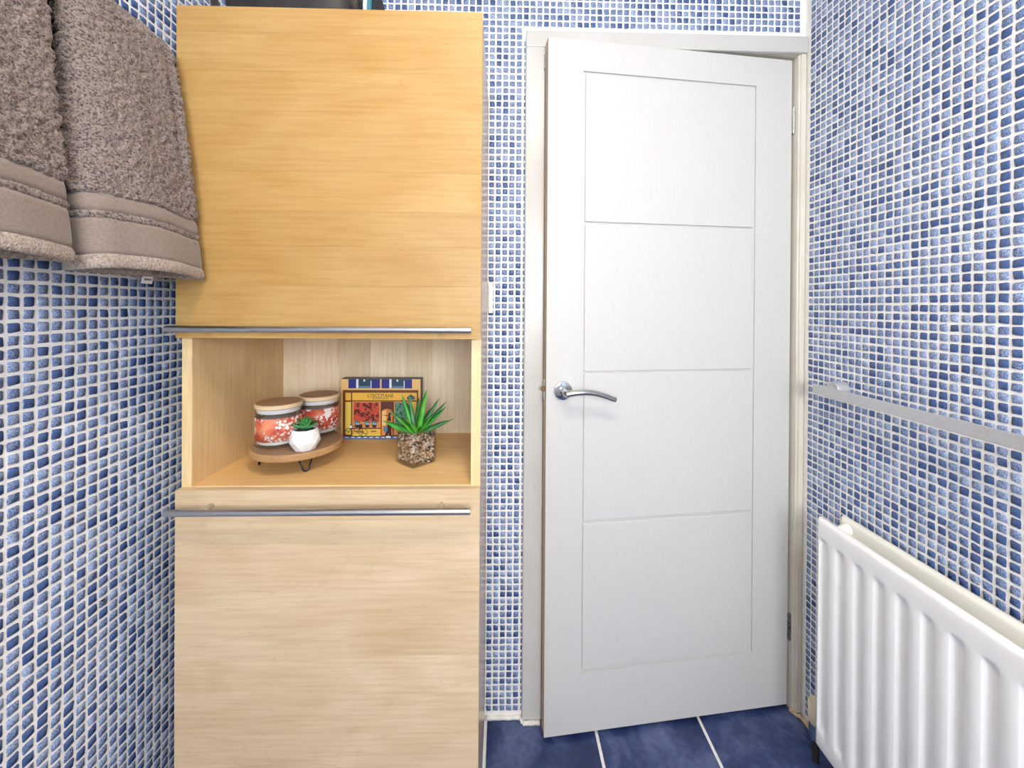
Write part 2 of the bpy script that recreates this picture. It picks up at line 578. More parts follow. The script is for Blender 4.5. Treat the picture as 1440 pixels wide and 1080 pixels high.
# sliver tiles cut against the door casing
sl_v, sl_t = tile_shapes(101)
vs = grid(1.2339, 0.018, 2.03)[:101]
sl = sl_v[:len(vs)].copy()
sl[:, :, 0] = sl[:, :, 0] * 0.30 + 0.0632
sl[:, :, 1] += vs[:, None]
sm = tiles_mesh('cut_tiles', np.stack([sl[:, :, 0], YB - sl[:, :, 2] * 0.6, sl[:, :, 1]], 2), sl_t[:len(vs)], False)
o = link('cut_tiles', sm, None, wb)
o['kind'] = 'stuff'

# window behind the viewer
win = structure(empty('window_1', (WX0, YF, WZ0)), 'white framed frosted window in the wall opposite the door', 'window')
M_FROST = emit('frosted_daylight_pane', WINDOW_COL, WINDOW_STRENGTH)
ww, wh = WX1 - WX0, WZ1 - WZ0
bm = bmesh.new()
f = 0.045
for (a, b, c, d) in ((-0.04, ww + 0.04, -0.04, f - 0.01), (-0.04, ww + 0.04, wh - f + 0.01, wh + 0.04),
                     (-0.04, f - 0.01, f - 0.01, wh - f + 0.01), (ww - f + 0.01, ww + 0.04, f - 0.01, wh - f + 0.01),
                     (ww / 2 - 0.03, ww / 2 + 0.03, f - 0.01, wh - f + 0.01)):
    add_box(bm, a, b, -0.06, 0.012, c, d, 0.004, 1)
bm_obj('window_frame', bm, M_PLASTIC, win)
for a, b in ((f - 0.012, ww / 2 - 0.028), (ww / 2 + 0.028, ww - f + 0.012)):
    box('pane', a, b, -0.035, -0.029, f - 0.012, wh - f + 0.012, M_FROST, win)

# ceiling lamp
LX, LY = 0.08, 0.02
lamp = tag(empty('ceiling_lamp', (LX, LY, ZC)), 'round flush ceiling lamp with white glowing dome', 'lamp')
bm = bmesh.new()
add_lathe(bm, [(0.13, -0.0), (0.13, -0.022), (0.12, -0.026), (0.118, -0.02)], 40)
auto_smooth(bm_obj('lamp_base', bm, M_PLASTIC, lamp))
bm = bmesh.new()
add_lathe(bm, [(0.117, -0.02)] + [(0.117 * math.cos(a), -0.022 - 0.045 * math.sin(a)) for a in np.linspace(0.1, 1.5, 8)], 24)
bm_obj('diffuser', bm, emit('lamp_glow', LAMP_COL, LAMP_STRENGTH), lamp, smooth=True)

# ------------------------------------------------------------------ door and its frame
LEAD = Vector((0.126, 1.141))
HINGE = Vector((0.885, 1.225))
dv = HINGE - LEAD
DW = dv.length
door = structure(empty('door_1', (LEAD.x, LEAD.y, 0), math.atan2(dv.y, dv.x)),
                 'white four-panel door standing slightly ajar', 'door')
Z0, Z1 = 0.012, 1.993
box('leaf', 0, DW, 0.0055, 0.036, Z0, Z1, M_DOOR, door, 0.0006, 1)
box('edge_lipping', -0.0004, 0.0004, 0.0008, 0.0355, Z0 + 0.001, Z1 - 0.001, mat('bare_pine_edge', (196, 176, 150), 0.6), door)
SX0, SX1 = 0.1065, 0.6435
HZ = [0.187, 0.6155, 1.0445, 1.4735, 1.9025]
g = 0.0036
bv = 0.0022
box('stile', 0, SX0 - g, 0, 0.0057, Z0, Z1, M_DOOR, door, 0.0, 1)
box('stile', SX1 + 0.0008, DW, 0, 0.0057, Z0, Z1, M_DOOR, door, 0.0, 1)
box('rail', SX0 - g, SX1 + 0.0008, 0, 0.0057, Z0, HZ[0] - g, M_DOOR, door, 0.0, 1)
box('rail', SX0 - g, SX1 + 0.0008, 0, 0.0057, HZ[-1] + g, Z1, M_DOOR, door, 0.0, 1)
for a, b in zip(HZ, HZ[1:]):
    box('panel', SX0 + g, SX1 - 2 * g, 0.0002, 0.0057, a + g, b - g, M_DOOR, door, bv, 2)

# lever handle
hb = empty('lever_handle')
hb.parent = door
HS, HZZ = 0.0475, 0.9955
bm = bmesh.new()
add_lathe(bm, [(0.0268, 0.0), (0.0268, -0.006), (0.0255, -0.0085), (0.022, -0.0095), (0.0, -0.0095)][:-1], 40, 'Y', (HS, 0, HZZ))
auto_smooth(bm_obj('rose', bm, M_CHROME, hb))
bm = bmesh.new()
add_tube(bm, [(HS, -0.008, HZZ), (HS, -0.030, HZZ), (HS + 0.001, -0.040, HZZ), (HS + 0.006, -0.047, HZZ)],
         [0.0105, 0.0100, 0.0098, 0.009], 20)
auto_smooth(bm_obj('neck', bm, M_CHROME, hb))
bm = bmesh.new()
pts, rr = [], []
for k in range(15):
    t = k / 14
    pts.append((HS - 0.001 + 0.139 * t, -0.046 - 0.006 * math.sin(math.pi * t), HZZ - 0.002 + 0.0085 * math.sin(math.pi * min(1, t * 1.05)) - 0.017 * t * t))
    rr.append(0.0088 - 0.0010 * t)
add_tube(bm, pts, rr, 18, ell=0.95)
auto_smooth(bm_obj('lever', bm, M_CHROME2, hb))
# latch in the leading edge
bm = bmesh.new()
add_box(bm, -0.0015, 0.001, 0.010, 0.031, HZZ - 0.03, HZZ + 0.028, 0.0005, 1)
lt = bm_obj('latch_plate', bm, M_CHROME2, door)
bm = bmesh.new()
add_box(bm, -0.010, 0.0, 0.013, 0.027, HZZ - 0.004, HZZ + 0.008, 0.001, 1)
bm_obj('latch_bolt', bm, M_BRASS, lt)
for zc, hm in ((1.808, M_CHROME2), (0.254, M_OLDHINGE)):
    bm = bmesh.new()
    for q in range(5):
        add_lathe(bm, [(0.0048, zc - 0.039 + 0.0156 * q + 0.0005), (0.0048, zc - 0.039 + 0.0156 * (q + 1) - 0.0005)], 14, 'Z', (DW + 0.004, -0.004, 0))
    add_lathe(bm, [(0.003, zc - 0.042), (0.003, zc + 0.042)], 10, 'Z', (DW + 0.004, -0.004, 0))
    add_box(bm, DW - 0.0005, DW + 0.002, -0.002, 0.03, zc - 0.038, zc + 0.038)
    auto_smooth(bm_obj('hinge', bm, hm, door))

def tri(n, label, *boxes, m=M_TRIM, bev=0.003):
    bm = bmesh.new()
    for b in boxes:
        add_box(bm, *b, bev, 2)
    return structure(bm_obj('trim_%d' % n, bm, m), label, 'door frame')
# architraves, linings, sealant
t1 = tri(1, 'white painted casing beside the lock edge of the door', (0.066, 0.1232, 1.194, 1.2095, 0.008, 1.999))
tri(2, 'white painted casing across the top of the door', (0.066, 0.912, 1.194, 1.2095, 1.9995, 2.048))
tri(3, 'aged cream casing strip between the door hinges and the mosaic wall', (0.8965, 0.9115, 1.200, 1.2095, 0.008, 1.999),
    (0.8905, 0.8990, 1.205, 1.2095, 0.008, 1.999), m=M_TRIM_OLD, bev=0.002)
tri(4, 'white door lining around the opening', (0.101, 0.1230, 1.2105, 1.309, 0.0, 1.9995), (0.891, 0.907, 1.2105, 1.309, 0.0, 1.9995),
    (0.101, 0.907, 1.2105, 1.309, 2.0, 2.017), m=M_TRIM_OLD, bev=0.001)
# keep plates on the casing
bm = bmesh.new()
add_box(bm, 0.1225, 0.1240, 1.196, 1.2085, 0.975, 1.035, 0.0005, 1)
bm_obj('strike_plate', bm, M_CHROME2, t1)
bm = bmesh.new()
add_box(bm, 0.1185, 0.1225, 1.185, 1.207, 1.93, 1.975, 0.001, 1)
add_tube(bm, [(0.118, 1.190, 1.977), (0.1245, 1.190, 1.977)], 0.0012, 8)
bm_obj('roller_catch', bm, M_CHROME2, t1)

def bead(n, label, runs, m, r=0.006, seed=3):
    bm = bmesh.new()
    rnd = random.Random(seed)
    for a, b in runs:
        a, b = Vector(a), Vector(b)
        k = max(3, int((b - a).length / 0.012))
        pts = [a.lerp(b, i / k) + Vector((0, 0, rnd.uniform(-0.0008, 0.0012))) for i in range(k + 1)]
        add_tube(bm, pts, [r * rnd.uniform(0.85, 1.15) for _ in pts], 10)
    return structure(bm_obj('trim_%d' % n, bm, m, smooth=True), label, 'sealant')
bead(5, 'white sealant bead along the foot of the mosaic beside the cabinet',
     [((-0.043, 1.2065, 0.005), (0.064, 1.2065, 0.005)), ((0.064, 1.204, 0.004), (0.068, 1.190, 0.004)),
      ((0.068, 1.190, 0.004), (0.119, 1.190, 0.004))], M_SEAL, 0.0062)
bead(6, 'rough yellowed sealant at the foot of the hinge casing',
     [((0.889, 1.216, 0.005), (0.894, 1.198, 0.005)), ((0.894, 1.198, 0.004), (0.905, 1.193, 0.005)),
      ((0.905, 1.192, 0.005), (0.909, 1.13, 0.003))], M_SEAL_OLD, 0.0055, 5)

# ------------------------------------------------------------------ tall birch cabinet
CX0, CX1 = -0.657, -0.0435
CYF, CYC, CYB = 0.832, 0.850, 1.208
CTOP = 1.834
cab = tag(empty('tall_cabinet', ((CX0 + CX1) / 2, (CYC + CYB) / 2, 0)), 'tall birch cabinet with two doors and an open niche between them', 'cabinet')
cab_org = Vector(cab.location)
def cbox(name, x0, x1, y0, y1, z0, z1, m, bev=0.001, parent=None):
    o = box(name, x0, x1, y0, y1, z0, z1, m, None, bev, 1)
    p = parent or cab
    o.parent = p
    o.location = Vector(o.location) - (cab_org if p is cab else cab_org + Vector(p.location))
    return o
T = 0.020
NZ0, NZ1 = 0.859, 1.19
cbox('side_panel', CX0, CX0 + T, CYC, CYB, 0.07, CTOP - 0.002, W_PANEL)
cbox('side_panel', CX1 - T, CX1, CYC, CYB, 0.07, CTOP - 0.002, W_SIDE)
cbox('top_panel', CX0 + T, CX1 - T, CYC, CYB, CTOP - 0.02, CTOP - 0.002, W_SHELF)
cbox('bottom_panel', CX0 + T, CX1 - T, CYC, CYB, 0.07, 0.09, W_SHELF)
cbox('niche_ceiling', CX0 + T, CX1 - T, CYC, CYB, NZ1, NZ1 + 0.018, W_SHELF)
cbox('niche_floor', CX0 + T, CX1 - T, CYC, CYB, NZ0 - 0.018, NZ0, W_SHELF)
cbox('plinth', CX0 + 0.01, CX1 - 0.01, CYC + 0.04, CYB - 0.02, 0.0, 0.07, W_SIDE)
# front edge banding of the two sides, seen in the niche
for a, b in ((CX0, CX0 + T), (CX1 - T, CX1)):
    cbox('edge_band', a, b, CYC - 0.0012, CYC, NZ0 - 0.018, NZ1 + 0.018, W_EDGE, 0.0003)
cbox('edge_band', CX0 + T, CX1 - T, CYC - 0.0012, CYC, NZ0 - 0.016, NZ0, W_EDGE, 0.0003)
# niche back of upright staves
bk = cbox('back_panel', CX0 + T, CX1 - T, CYB - 0.008, CYB - 0.002, 0.09, CTOP - 0.02, W_BACK)
xs = [CX0 + T, -0.568, -0.478, -0.452, -0.362, -0.272, -0.184, -0.118, CX1 - T]
xs = [CX0 + T, -0.560, -0.478, -0.385, -0.282, -0.205, -0.140, CX1 - T]
for a, b in zip(xs, xs[1:]):
    cbox('stave', a + 0.0001, b - 0.0001, CYB - 0.0100, CYB - 0.0081, NZ0, NZ1, W_BACK, 0.0002, bk)

def cab_door(z0, z1, seams, m, label, hz, pegs):
    d = cbox('door', CX0, CX1, CYF + 0.004, CYC - 0.0016, z0, z1, m, 0.0006)
    d['label'] = label
    zz = [z0] + seams + [z1]
    for a, b in zip(zz, zz[1:]):
        cbox('plank', CX0, CX1, CYF, CYF + 0.0042, a + 0.00004, b - 0.00004, m, 0.00015, d)
    org = cab_org + Vector(d.location)
    bm = bmesh.new()
    yb = 0.799
    def P(x, y, z):
        return Vector((x, y, z)) - org
    add_tube(bm, [P(-0.649, yb, hz), P(-0.0605, yb, hz)], 0.0066, 24)
    for x in pegs:
        add_tube(bm, [P(x, CYF, hz), P(x, yb + 0.003, hz)], 0.0042, 14)
    h = auto_smooth(bm_obj('bar_handle', bm, M_STEEL, d))
    return d
cab_door(1.1655, CTOP, [1.195, 1.272, 1.352, 1.424, 1.504, 1.626, 1.706, 1.782], W_HONEY,
         'honey coloured lift-up birch door with horizontal planks', 1.1855, (-0.585, -0.122))
cab_door(0.085, 0.8575, [0.226, 0.36, 0.438, 0.517, 0.65, 0.795], W_PALE,
         'pale birch drop-down door with horizontal planks', 0.8285, (-0.583, -0.121))

# small white block on the wall beside the cabinet
bm = bmesh.new()
add_box(bm, -0.0505 + 0.0105, -0.0275, 1.199, 1.2095, 1.213, 1.303, 0.0012, 2)
o = bm_obj('plastic_cover', bm, M_PLASTIC)
tag(o, 'small white plastic cover fixed to the mosaic beside the cabinet', 'cover')

# things on top of the cabinet
def pillow(bm, cx, cy, z0, sx, sy, sz, seed, sag=0.0, nu=40, nv=18):
    rows = []
    for j in range(nv + 1):
        ph = -math.pi / 2 + math.pi * j / nv
        row = []
        for i in range(nu):
            th = 2 * math.pi * i / nu
            c, s = math.cos(th), math.sin(th)
            e = 0.55
            sg = lambda q, ee: math.copysign(abs(q) ** ee, q)
            x = sg(math.cos(ph), 0.7) * sg(c, e)
            y = sg(math.cos(ph), 0.7) * sg(s, e)
            z = sg(math.sin(ph), 0.8)
            p = Vector((x * sx / 2, y * sy / 2, (z + 1) * sz / 2))
            p.z -= sag * (x ** 2) * p.z
            n = noise.noise(Vector((p.x * 14, p.y * 14 + seed, p.z * 20))) * 0.006
            p += Vector((x, y, z)).normalized() * n
            row.append(bm.verts.new((cx + p.x, cy + p.y, z0 + max(0, p.z))))
        rows.append(row)
    for a, b in zip(rows, rows[1:]):
        for i in range(nu):
            try:
                bm.faces.new((a[i], a[(i + 1) % nu], b[(i + 1) % nu], b[i]))
            except ValueError:
                pass
    bmesh.ops.remove_doubles(bm, verts=bm.verts, dist=1e-5)
M_BAG = noise_mat('black_nylon', (26, 25, 27), (44, 40, 40), 30, 4, 0.55, bstr=0.3, bdist=0.003)
M_BAGTRIM = noise_mat('charcoal_webbing', (70, 64, 62), (92, 84, 80), 300, 2, 0.7)
bag = tag(empty('wash_bag', (-0.478, 0.99, CTOP - 0.002)), 'black soft wash bag lying on top of the cabinet', 'bag')
bm = bmesh.new()
pillow(bm, 0, 0, 0, 0.305, 0.20, 0.16, 2)
bm_obj('bag_body', bm, M_BAG, bag, smooth=True)
bm = bmesh.new()
add_tube(bm, [(-0.160, -0.03, 0.055), (-0.172, -0.062, 0.075), (-0.150, -0.094, 0.088), (-0.10, -0.105, 0.092), (-0.07, -0.104, 0.072)], 0.009, 10, ell=0.35)
bm_obj('strap', bm, M_BAGTRIM, bag, smooth=True)
bm = bmesh.new()
add_tube(bm, [(0.138, -0.05, 0.06), (0.140, -0.074, 0.09), (0.115, -0.094, 0.108), (0.09, -0.1, 0.1)], 0.011, 10, ell=0.5)
bm_obj('end_tab', bm, M_BAGTRIM, bag, smooth=True)
M_TEAL = mat('teal_cloth', (60, 120, 140), 0.8)
M_WHITECLOTH = mat('white_cloth', (225, 225, 228), 0.8)
M_DARKCLOTH = mat('dark_cloth', (28, 34, 44), 0.8)
rc = tag(empty('rolled_cloth', (-0.297, 0.955, CTOP - 0.002)), 'small rolled cloth striped white, teal and black beside the wash bag', 'cloth')
for k, (r0, m_) in enumerate(((0.054, M_DARKCLOTH), (0.058, M_TEAL), (0.057, M_WHITECLOTH))):
    bm = bmesh.new()
    xx = 0.010 - 0.0095 * k
    prof = [(r0 * 0.8, xx - 0.0046), (r0, xx - 0.003), (r0, xx + 0.003), (r0 * 0.8, xx + 0.0046)]
    add_lathe(bm, prof, 24, 'X', (0, 0, 0.0595))
    for v in bm.verts:
        v.co.z = max(v.co.z, 0.002)
    bm_obj('stripe', bm, m_, rc, smooth=True)

# ------------------------------------------------------------------ things in the niche
SZ = NZ0
# round stand on hairpin legs
W_TRAY = wood('mango_wood', (170, 140, 112), (136, 108, 84), 'X', 0.25, 0.5, 0.2)
W_BARK = wood('mango_edge', (196, 158, 112), (164, 126, 84), 'X', 0.2, 0.55, 0.2)
TX, TY, TR, TH = -0.487, 0.982, 0.100, 0.049
st = tag(empty('display_stand', (TX, TY, SZ)), 'round wooden stand on short black hairpin legs', 'stand')
bm = bmesh.new()
add_lathe(bm, [(TR - 0.003, TH - 0.016), (TR, TH - 0.013), (TR, TH - 0.003), (TR - 0.003, TH)], 64)
o = bm_obj('board', bm, [W_TRAY, W_BARK], st)
for f_ in o.data.polygons:
    f_.material_index = 1 if abs(f_.normal.z) < 0.9 else 0
auto_smooth(o)
for ang in (-52, 198, 73):
    a = R_(ang)
    rad = Vector((math.cos(a), math.sin(a), 0))
    tan = Vector((-rad.y, rad.x, 0))
    c = rad * 0.080
    zt = TH - 0.0165
    pts = [c * 0.93 - tan * 0.015 + Vector((0, 0, zt))]
    for k in range(9):
        t = math.pi * (1 + k / 8)
        pts.append(c + tan * 0.0068 * math.cos(t) + Vector((0, 0, 0.0086 + 0.0068 * math.sin(t))))
    pts.append(c * 0.93 + tan * 0.015 + Vector((0, 0, zt)))
    bm = bmesh.new()
    add_tube(bm, pts, 0.0017, 10)
    bm_obj('hairpin_leg', bm, M_BLACKMETAL, st, smooth=True)

# candle jars
def make_print(name, seed):
    m = mat(name, (200, 90, 70), 0.4)
    nt = m.node_tree
    tc = nd(nt, 'ShaderNodeTexCoord')
    mp = nd(nt, 'ShaderNodeMapping')
    mp.inputs['Location'].default_value = (seed, seed * 2, 0)
    nt.links.new(tc.outputs['Object'], mp.inputs[0])
    n0 = nd(nt, 'ShaderNodeTexNoise', Scale=28.0, Detail=2.0)
    nt.links.new(mp.outputs[0], n0.inputs['Vector'])
    base = ramp(nt, n0.outputs[0], [(0.36, (176, 62, 52)), (0.5, (206, 98, 72)), (0.66, (228, 148, 112))])
    v1 = nd(nt, 'ShaderNodeTexVoronoi', Scale=34.0)
    nt.links.new(mp.outputs[0], v1.inputs['Vector'])
    big = ramp(nt, v1.outputs['Distance'], [(0.30, (255, 255, 255)), (0.34, (0, 0, 0))])
    v2 = nd(nt, 'ShaderNodeTexVoronoi', Scale=150.0)
    nt.links.new(mp.outputs[0], v2.inputs['Vector'])
    sm_ = ramp(nt, v2.outputs['Distance'], [(0.40, (255, 255, 255)), (0.48, (0, 0, 0))])
    n1 = nd(nt, 'ShaderNodeTexNoise', Scale=22.0, Detail=1.0)
    nt.links.new(mp.outputs[0], n1.inputs['Vector'])
    zone = ramp(nt, n1.outputs[0], [(0.46, (0, 0, 0)), (0.50, (255, 255, 255))])
    f2 = nd(nt, 'ShaderNodeMath', operation='MULTIPLY')
    nt.links.new(sm_.outputs[0], f2.inputs[0])
    nt.links.new(zone.outputs[0], f2.inputs[1])
    mx = nd(nt, 'ShaderNodeMath', operation='MAXIMUM')
    nt.links.new(f2.outputs[0], mx.inputs[0])
    nt.links.new(big.outputs[0], mx.inputs[1])
    c = mix(nt, mx.outputs[0], base.outputs[0], (244, 232, 230))
    nt.links.new(c, bsdf(m).inputs['Base Color'])
    return m
M_WAX = mat('white_wax', (236, 232, 226), 0.5, Subsurface_Weight=0.1)
W_LID = wood('bamboo_lid', (182, 146, 112), (150, 114, 84), 'X', 0.2, 0.5, 0.2)
W_LIDEDGE = mat('pale_bamboo_edge', (226, 200, 160), 0.5)
M_SILVER = mat('silver_foil', (216, 216, 220), 0.25, 0.8)

def jar(x, y, r, seed, label, mirror=False):
    j = tag(empty('candle_jar', (x, y, SZ + TH)), label, 'candle', 'candle jars on the stand')
    H = 0.088
    bm = bmesh.new()
    add_lathe(bm, [(r - 0.006, 0.0), (r - 0.001, 0.003), (r, 0.008), (r, H), (r - 0.0025, H), (r - 0.0025, 0.009), (r - 0.006, 0.0065)], 48, close=False)
    auto_smooth(bm_obj('glass_jar', bm, M_GLASS, j))
    bm = bmesh.new()
    add_lathe(bm, [(r - 0.008, 0.0072), (r - 0.0035, 0.010), (r - 0.0035, 0.058), (r - 0.006, 0.059)], 48)
    auto_smooth(bm_obj('wax', bm, M_WAX, j))
    bm = bmesh.new()
    rr_ = r + 0.0005
    add_lathe(bm, [(rr_ - 0.0003, 0.0170), (rr_, 0.0170), (rr_, 0.069), (rr_ - 0.0003, 0.069)], 64, close=False)
    bm_obj('paper_label', bm, make_print('floral_print_%d' % seed, seed * 1.7), j, smooth=True)
    lid = empty('lid', (0, 0, 0))
    lid.parent = j
    bm = bmesh.new()
    add_lathe(bm, [(r - 0.0005, H + 0.0005), (r + 0.0015, H + 0.002), (r + 0.0015, H + 0.0085), (r - 0.001, H + 0.0105)], 48)
    o = bm_obj('lid_disc', bm, [W_LID, W_LIDEDGE], lid)
    for p_ in o.data.polygons:
        p_.material_index = 0 if p_.normal.z > 0.9 else 1
    auto_smooth(o)
    bm = bmesh.new()
    add_lathe(bm, [(r - 0.004, H - 0.010), (r - 0.0028, H - 0.008), (r - 0.0028, H - 0.001), (r - 0.004, H)], 40)
    auto_smooth(bm_obj('seal_ring', bm, M_PLASTIC, lid))
    return j
jar(-0.5225, 0.966, 0.049, 1, 'candle jar with coral floral label and wooden lid beside the succulent pot')
j2 = jar(-0.466, 1.0495 - 0.001, 0.0465, 4, 'candle jar with coral floral label and wooden lid nearest the gift box')

# succulent in faceted pot
M_CERAMIC = mat('white_ceramic', (240, 240, 240), 0.3)
M_SUCC = noise_mat('succulent_green', (96, 168, 88), (58, 132, 66), 90, 3, 0.45)
M_SUCC2 = noise_mat('succulent_dark_green', (54, 122, 64), (88, 156, 94), 90, 3, 0.45)
M_SOIL = noise_mat('dark_soil', (60, 56, 58), (98, 96, 100), 300, 3, 0.9, bstr=0.6, bdist=0.003)
PXX, PYY = -0.4435, 0.9265
pot = tag(empty('potted_succulent', (PXX, PYY, SZ + TH)), 'small green succulent in a white faceted pot', 'plant')
bm = bmesh.new()
N = 9
lv = [(0.021, 0.0, 0.0), (0.0235, 0.002, 0.0), (0.0325, 0.019, 0.5), (0.0315, 0.031, 0.0), (0.0265, 0.046, 0.5), (0.0240, 0.0465, 0.5), (0.0245, 0.040, 0.5)]
rings = [[bm.verts.new((r * math.cos(2 * math.pi * (k + s) / N), r * math.sin(2 * math.pi * (k + s) / N), z)) for k in range(N)] for r, z, s in lv]
for (a, (r0, z0, s0)), (b, (r1, z1, s1)) in zip(zip(rings, lv), zip(rings[1:], lv[1:])):
    for k in range(N):
        if s0 == s1:
            bm.faces.new((a[k], a[(k + 1) % N], b[(k + 1) % N], b[k]))
        elif s1 > s0:
            bm.faces.new((a[k], a[(k + 1) % N], b[k]))
            bm.faces.new((a[(k + 1) % N], b[(k + 1) % N], b[k]))
        else:
            bm.faces.new((a[k], b[(k + 1) % N], b[k]))
            bm.faces.new((a[k], a[(k + 1) % N], b[(k + 1) % N]))
bm.faces.new(rings[0][::-1])
bm_obj('pot', bm, M_CERAMIC, pot)
bm = bmesh.new()
add_lathe(bm, [(0.0238, 0.0395), (0.0238, 0.0425), (0.012, 0.044)], 20)
bm_obj('soil', bm, M_SOIL, pot, smooth=True)

def leaf_mesh(name, L, w_, th, curl, n=8, keel=0.25, tipx=1.0, prof=None):
    """Pointed leaf along +X from its base, thick and channelled."""
    bm = bmesh.new()
    rings = []
    for i in range(n + 1):
        t = i / n
        wd = w_ * (prof(t) if prof else (math.sin(math.pi * min(1, (0.18 + 0.82 * t)) ** 1.2) ** 0.8 if t < 1 else 0.0)) + 0.00015
        x = L * t
        z = curl * L * t * t
        tt = th * (1 - 0.75 * t)
        rings.append([bm.verts.new(q) for q in ((x, -wd / 2, z + keel * wd), (x, 0, z + tt * 0.4), (x, wd / 2, z + keel * wd), (x, 0, z - tt * 0.6))])
    for a, b in zip(rings, rings[1:]):
        for k in range(4):
            bm.faces.new((a[k], a[(k + 1) % 4], b[(k + 1) % 4], b[k]))
    bm.faces.new(rings[0][::-1])
    bm.faces.new(rings[-1])
    bmesh.ops.recalc_face_normals(bm, faces=bm.faces)
    me = bpy.data.meshes.new(name)
    bm.to_mesh(me)
    bm.free()
    me.shade_smooth()
    return me

def aim(o, yaw, elev, roll=0.0):
    o.rotation_euler = (Matrix.Rotation(yaw, 3, 'Z') @ Matrix.Rotation(-elev, 3, 'Y') @ Matrix.Rotation(roll, 3, 'X')).to_euler()

rnd = random.Random(11)
sp = lambda t: (math.sin(math.pi * (0.16 + 0.84 * t)) ** 0.75) if t < 0.999 else 0.0
sl1 = leaf_mesh('leaf', 0.032, 0.0165, 0.006, 0.25, prof=sp)
sl2 = leaf_mesh('leaf', 0.026, 0.0140, 0.006, 0.30, prof=sp)
sl3 = leaf_mesh('leaf', 0.020, 0.0105, 0.005, 0.25, prof=sp)
for me_, m_ in ((sl1, M_SUCC2), (sl2, M_SUCC), (sl3, M_SUCC)):
    me_.materials.append(m_)
for me_, cnt, el, off in ((sl1, 11, 12, 0.2), (sl2, 9, 34, 0.5), (sl3, 7, 58, 0.1)):
    for k in range(cnt):
        o = link('leaf', me_, None, pot, (0, 0, 0.0455 + 0.003 * (el > 20) + 0.004 * (el > 40)))
        aim(o, off + 2 * math.pi * k / cnt + rnd.uniform(-.12, .12), R_(el + rnd.uniform(-6, 6)), rnd.uniform(-.2, .2))
        s = rnd.uniform(0.88, 1.1)
        o.scale = (s, s, s)

# glass cube with pebbles and grass-like plant
vF, vL, vR = Vector((-0.2012, 0.9273)), Vector((-0.2577, 0.9676)), Vector((-0.1557, 0.9778))
vC = (vL + vR) / 2
va = math.atan2(vR.y - vF.y, vR.x - vF.x)
VS, VH = 0.0705, 0.083
vc = vF + Vector((math.cos(va) - math.sin(va), math.sin(va) + math.cos(va))) * (VS / 2)
vase = tag(empty('potted_grass', (vc.x, vc.y, SZ + 0.0005), va), 'spiky green artificial plant in a square glass vase of pebbles', 'plant')
bm = bmesh.new()
h, t_ = VS / 2, 0.0035
def ringv(hh, z, c=0.004):
    return [bm.verts.new(p) for p in ((-hh + c, -hh, z), (hh - c, -hh, z), (hh, -hh + c, z), (hh, hh - c, z),
                                      (hh - c, hh, z), (-hh + c, hh, z), (-hh, hh - c, z), (-hh, -hh + c, z))]
rs = [ringv(h - 0.002, 0), ringv(h, 0.002), ringv(h, VH), ringv(h - t_, VH, 0.003), ringv(h - t_, 0.010, 0.003)]
for a, b in zip(rs, rs[1:]):
    for k in range(8):
        bm.faces.new((a[k], a[(k + 1) % 8], b[(k + 1) % 8], b[k]))
bm.faces.new(rs[0][::-1])
bm.faces.new(rs[-1])
bm_obj('glass_vase', bm, M_GLASS_THICK, vase)
M_REFR = mat('solid_glass', (244, 248, 250), 0.02, Transmission_Weight=1.0, IOR=1.5)
box('glass_base', -h + 0.0045, h - 0.0045, -h + 0.0045, h - 0.0045, 0.0012, 0.0096, M_REFR, vase, 0.0015, 2)
# pebbles: small stones filling the vase
M_PEB = mat('mixed_pebbles', (180, 150, 120), 0.45)
nt = M_PEB.node_tree
at = nd(nt, 'ShaderNodeAttribute')
at.attribute_name = 'tone'
r = ramp(nt, at.outputs['Fac'], [(0.0, (58, 48, 46)), (0.22, (112, 84, 66)), (0.45, (168, 132, 100)), (0.68, (206, 178, 142)),
                                 (0.85, (226, 214, 200)), (1.0, (150, 142, 140))])
nt.links.new(r.outputs[0], bsdf(M_PEB).inputs['Base Color'])
ico = bmesh.new()
bmesh.ops.create_icosphere(ico, subdivisions=1, radius=1.0)
iv = np.array([v.co[:] for v in ico.verts])
iff = [[v.index for v in f.verts] for f in ico.faces]
ico.free()
pr = np.random.default_rng(5)
cent = []
inn = h - t_ - 0.0022
for z in np.arange(0.0135, 0.073, 0.0046):
    for x in np.arange(-inn, inn + 1e-6, 0.0056):
        for y in np.arange(-inn, inn + 1e-6, 0.0056):
            if max(abs(x), abs(y)) > inn - 0.012 or z > 0.066:
                cent.append((x, y, z))
cent = np.array(cent) + pr.uniform(-0.0016, 0.0016, (len(cent), 3))
cent[:, :2] = np.clip(cent[:, :2], -inn + 0.0004, inn - 0.0004)
V, Fc, Tn = [], [], []
for i, c in enumerate(cent):
    s = pr.uniform(0.0026, 0.0047, 3)
    A = np.linalg.qr(pr.normal(size=(3, 3)))[0]
    V.append((iv * s * pr.uniform(0.85, 1.12, (len(iv), 1))) @ A + c)
    Fc += [[q + i * len(iv) for q in f_] for f_ in iff]
    Tn += [pr.random()] * len(iv)
me = bpy.data.meshes.new('pebbles')
me.from_pydata(np.concatenate(V).tolist(), [], Fc)
at = me.attributes.new('tone', 'FLOAT', 'POINT')
at.data.foreach_set('value', np.array(Tn, np.float32))
o = link('pebbles', me, M_PEB, vase, smooth=True)
o['kind'] = 'stuff'
bm = bmesh.new()
add_box(bm, -inn + 0.010, inn - 0.010, -inn + 0.010, inn - 0.010, 0.0105, 0.066)
bm_obj('pebble_core', bm, M_SOIL, vase)
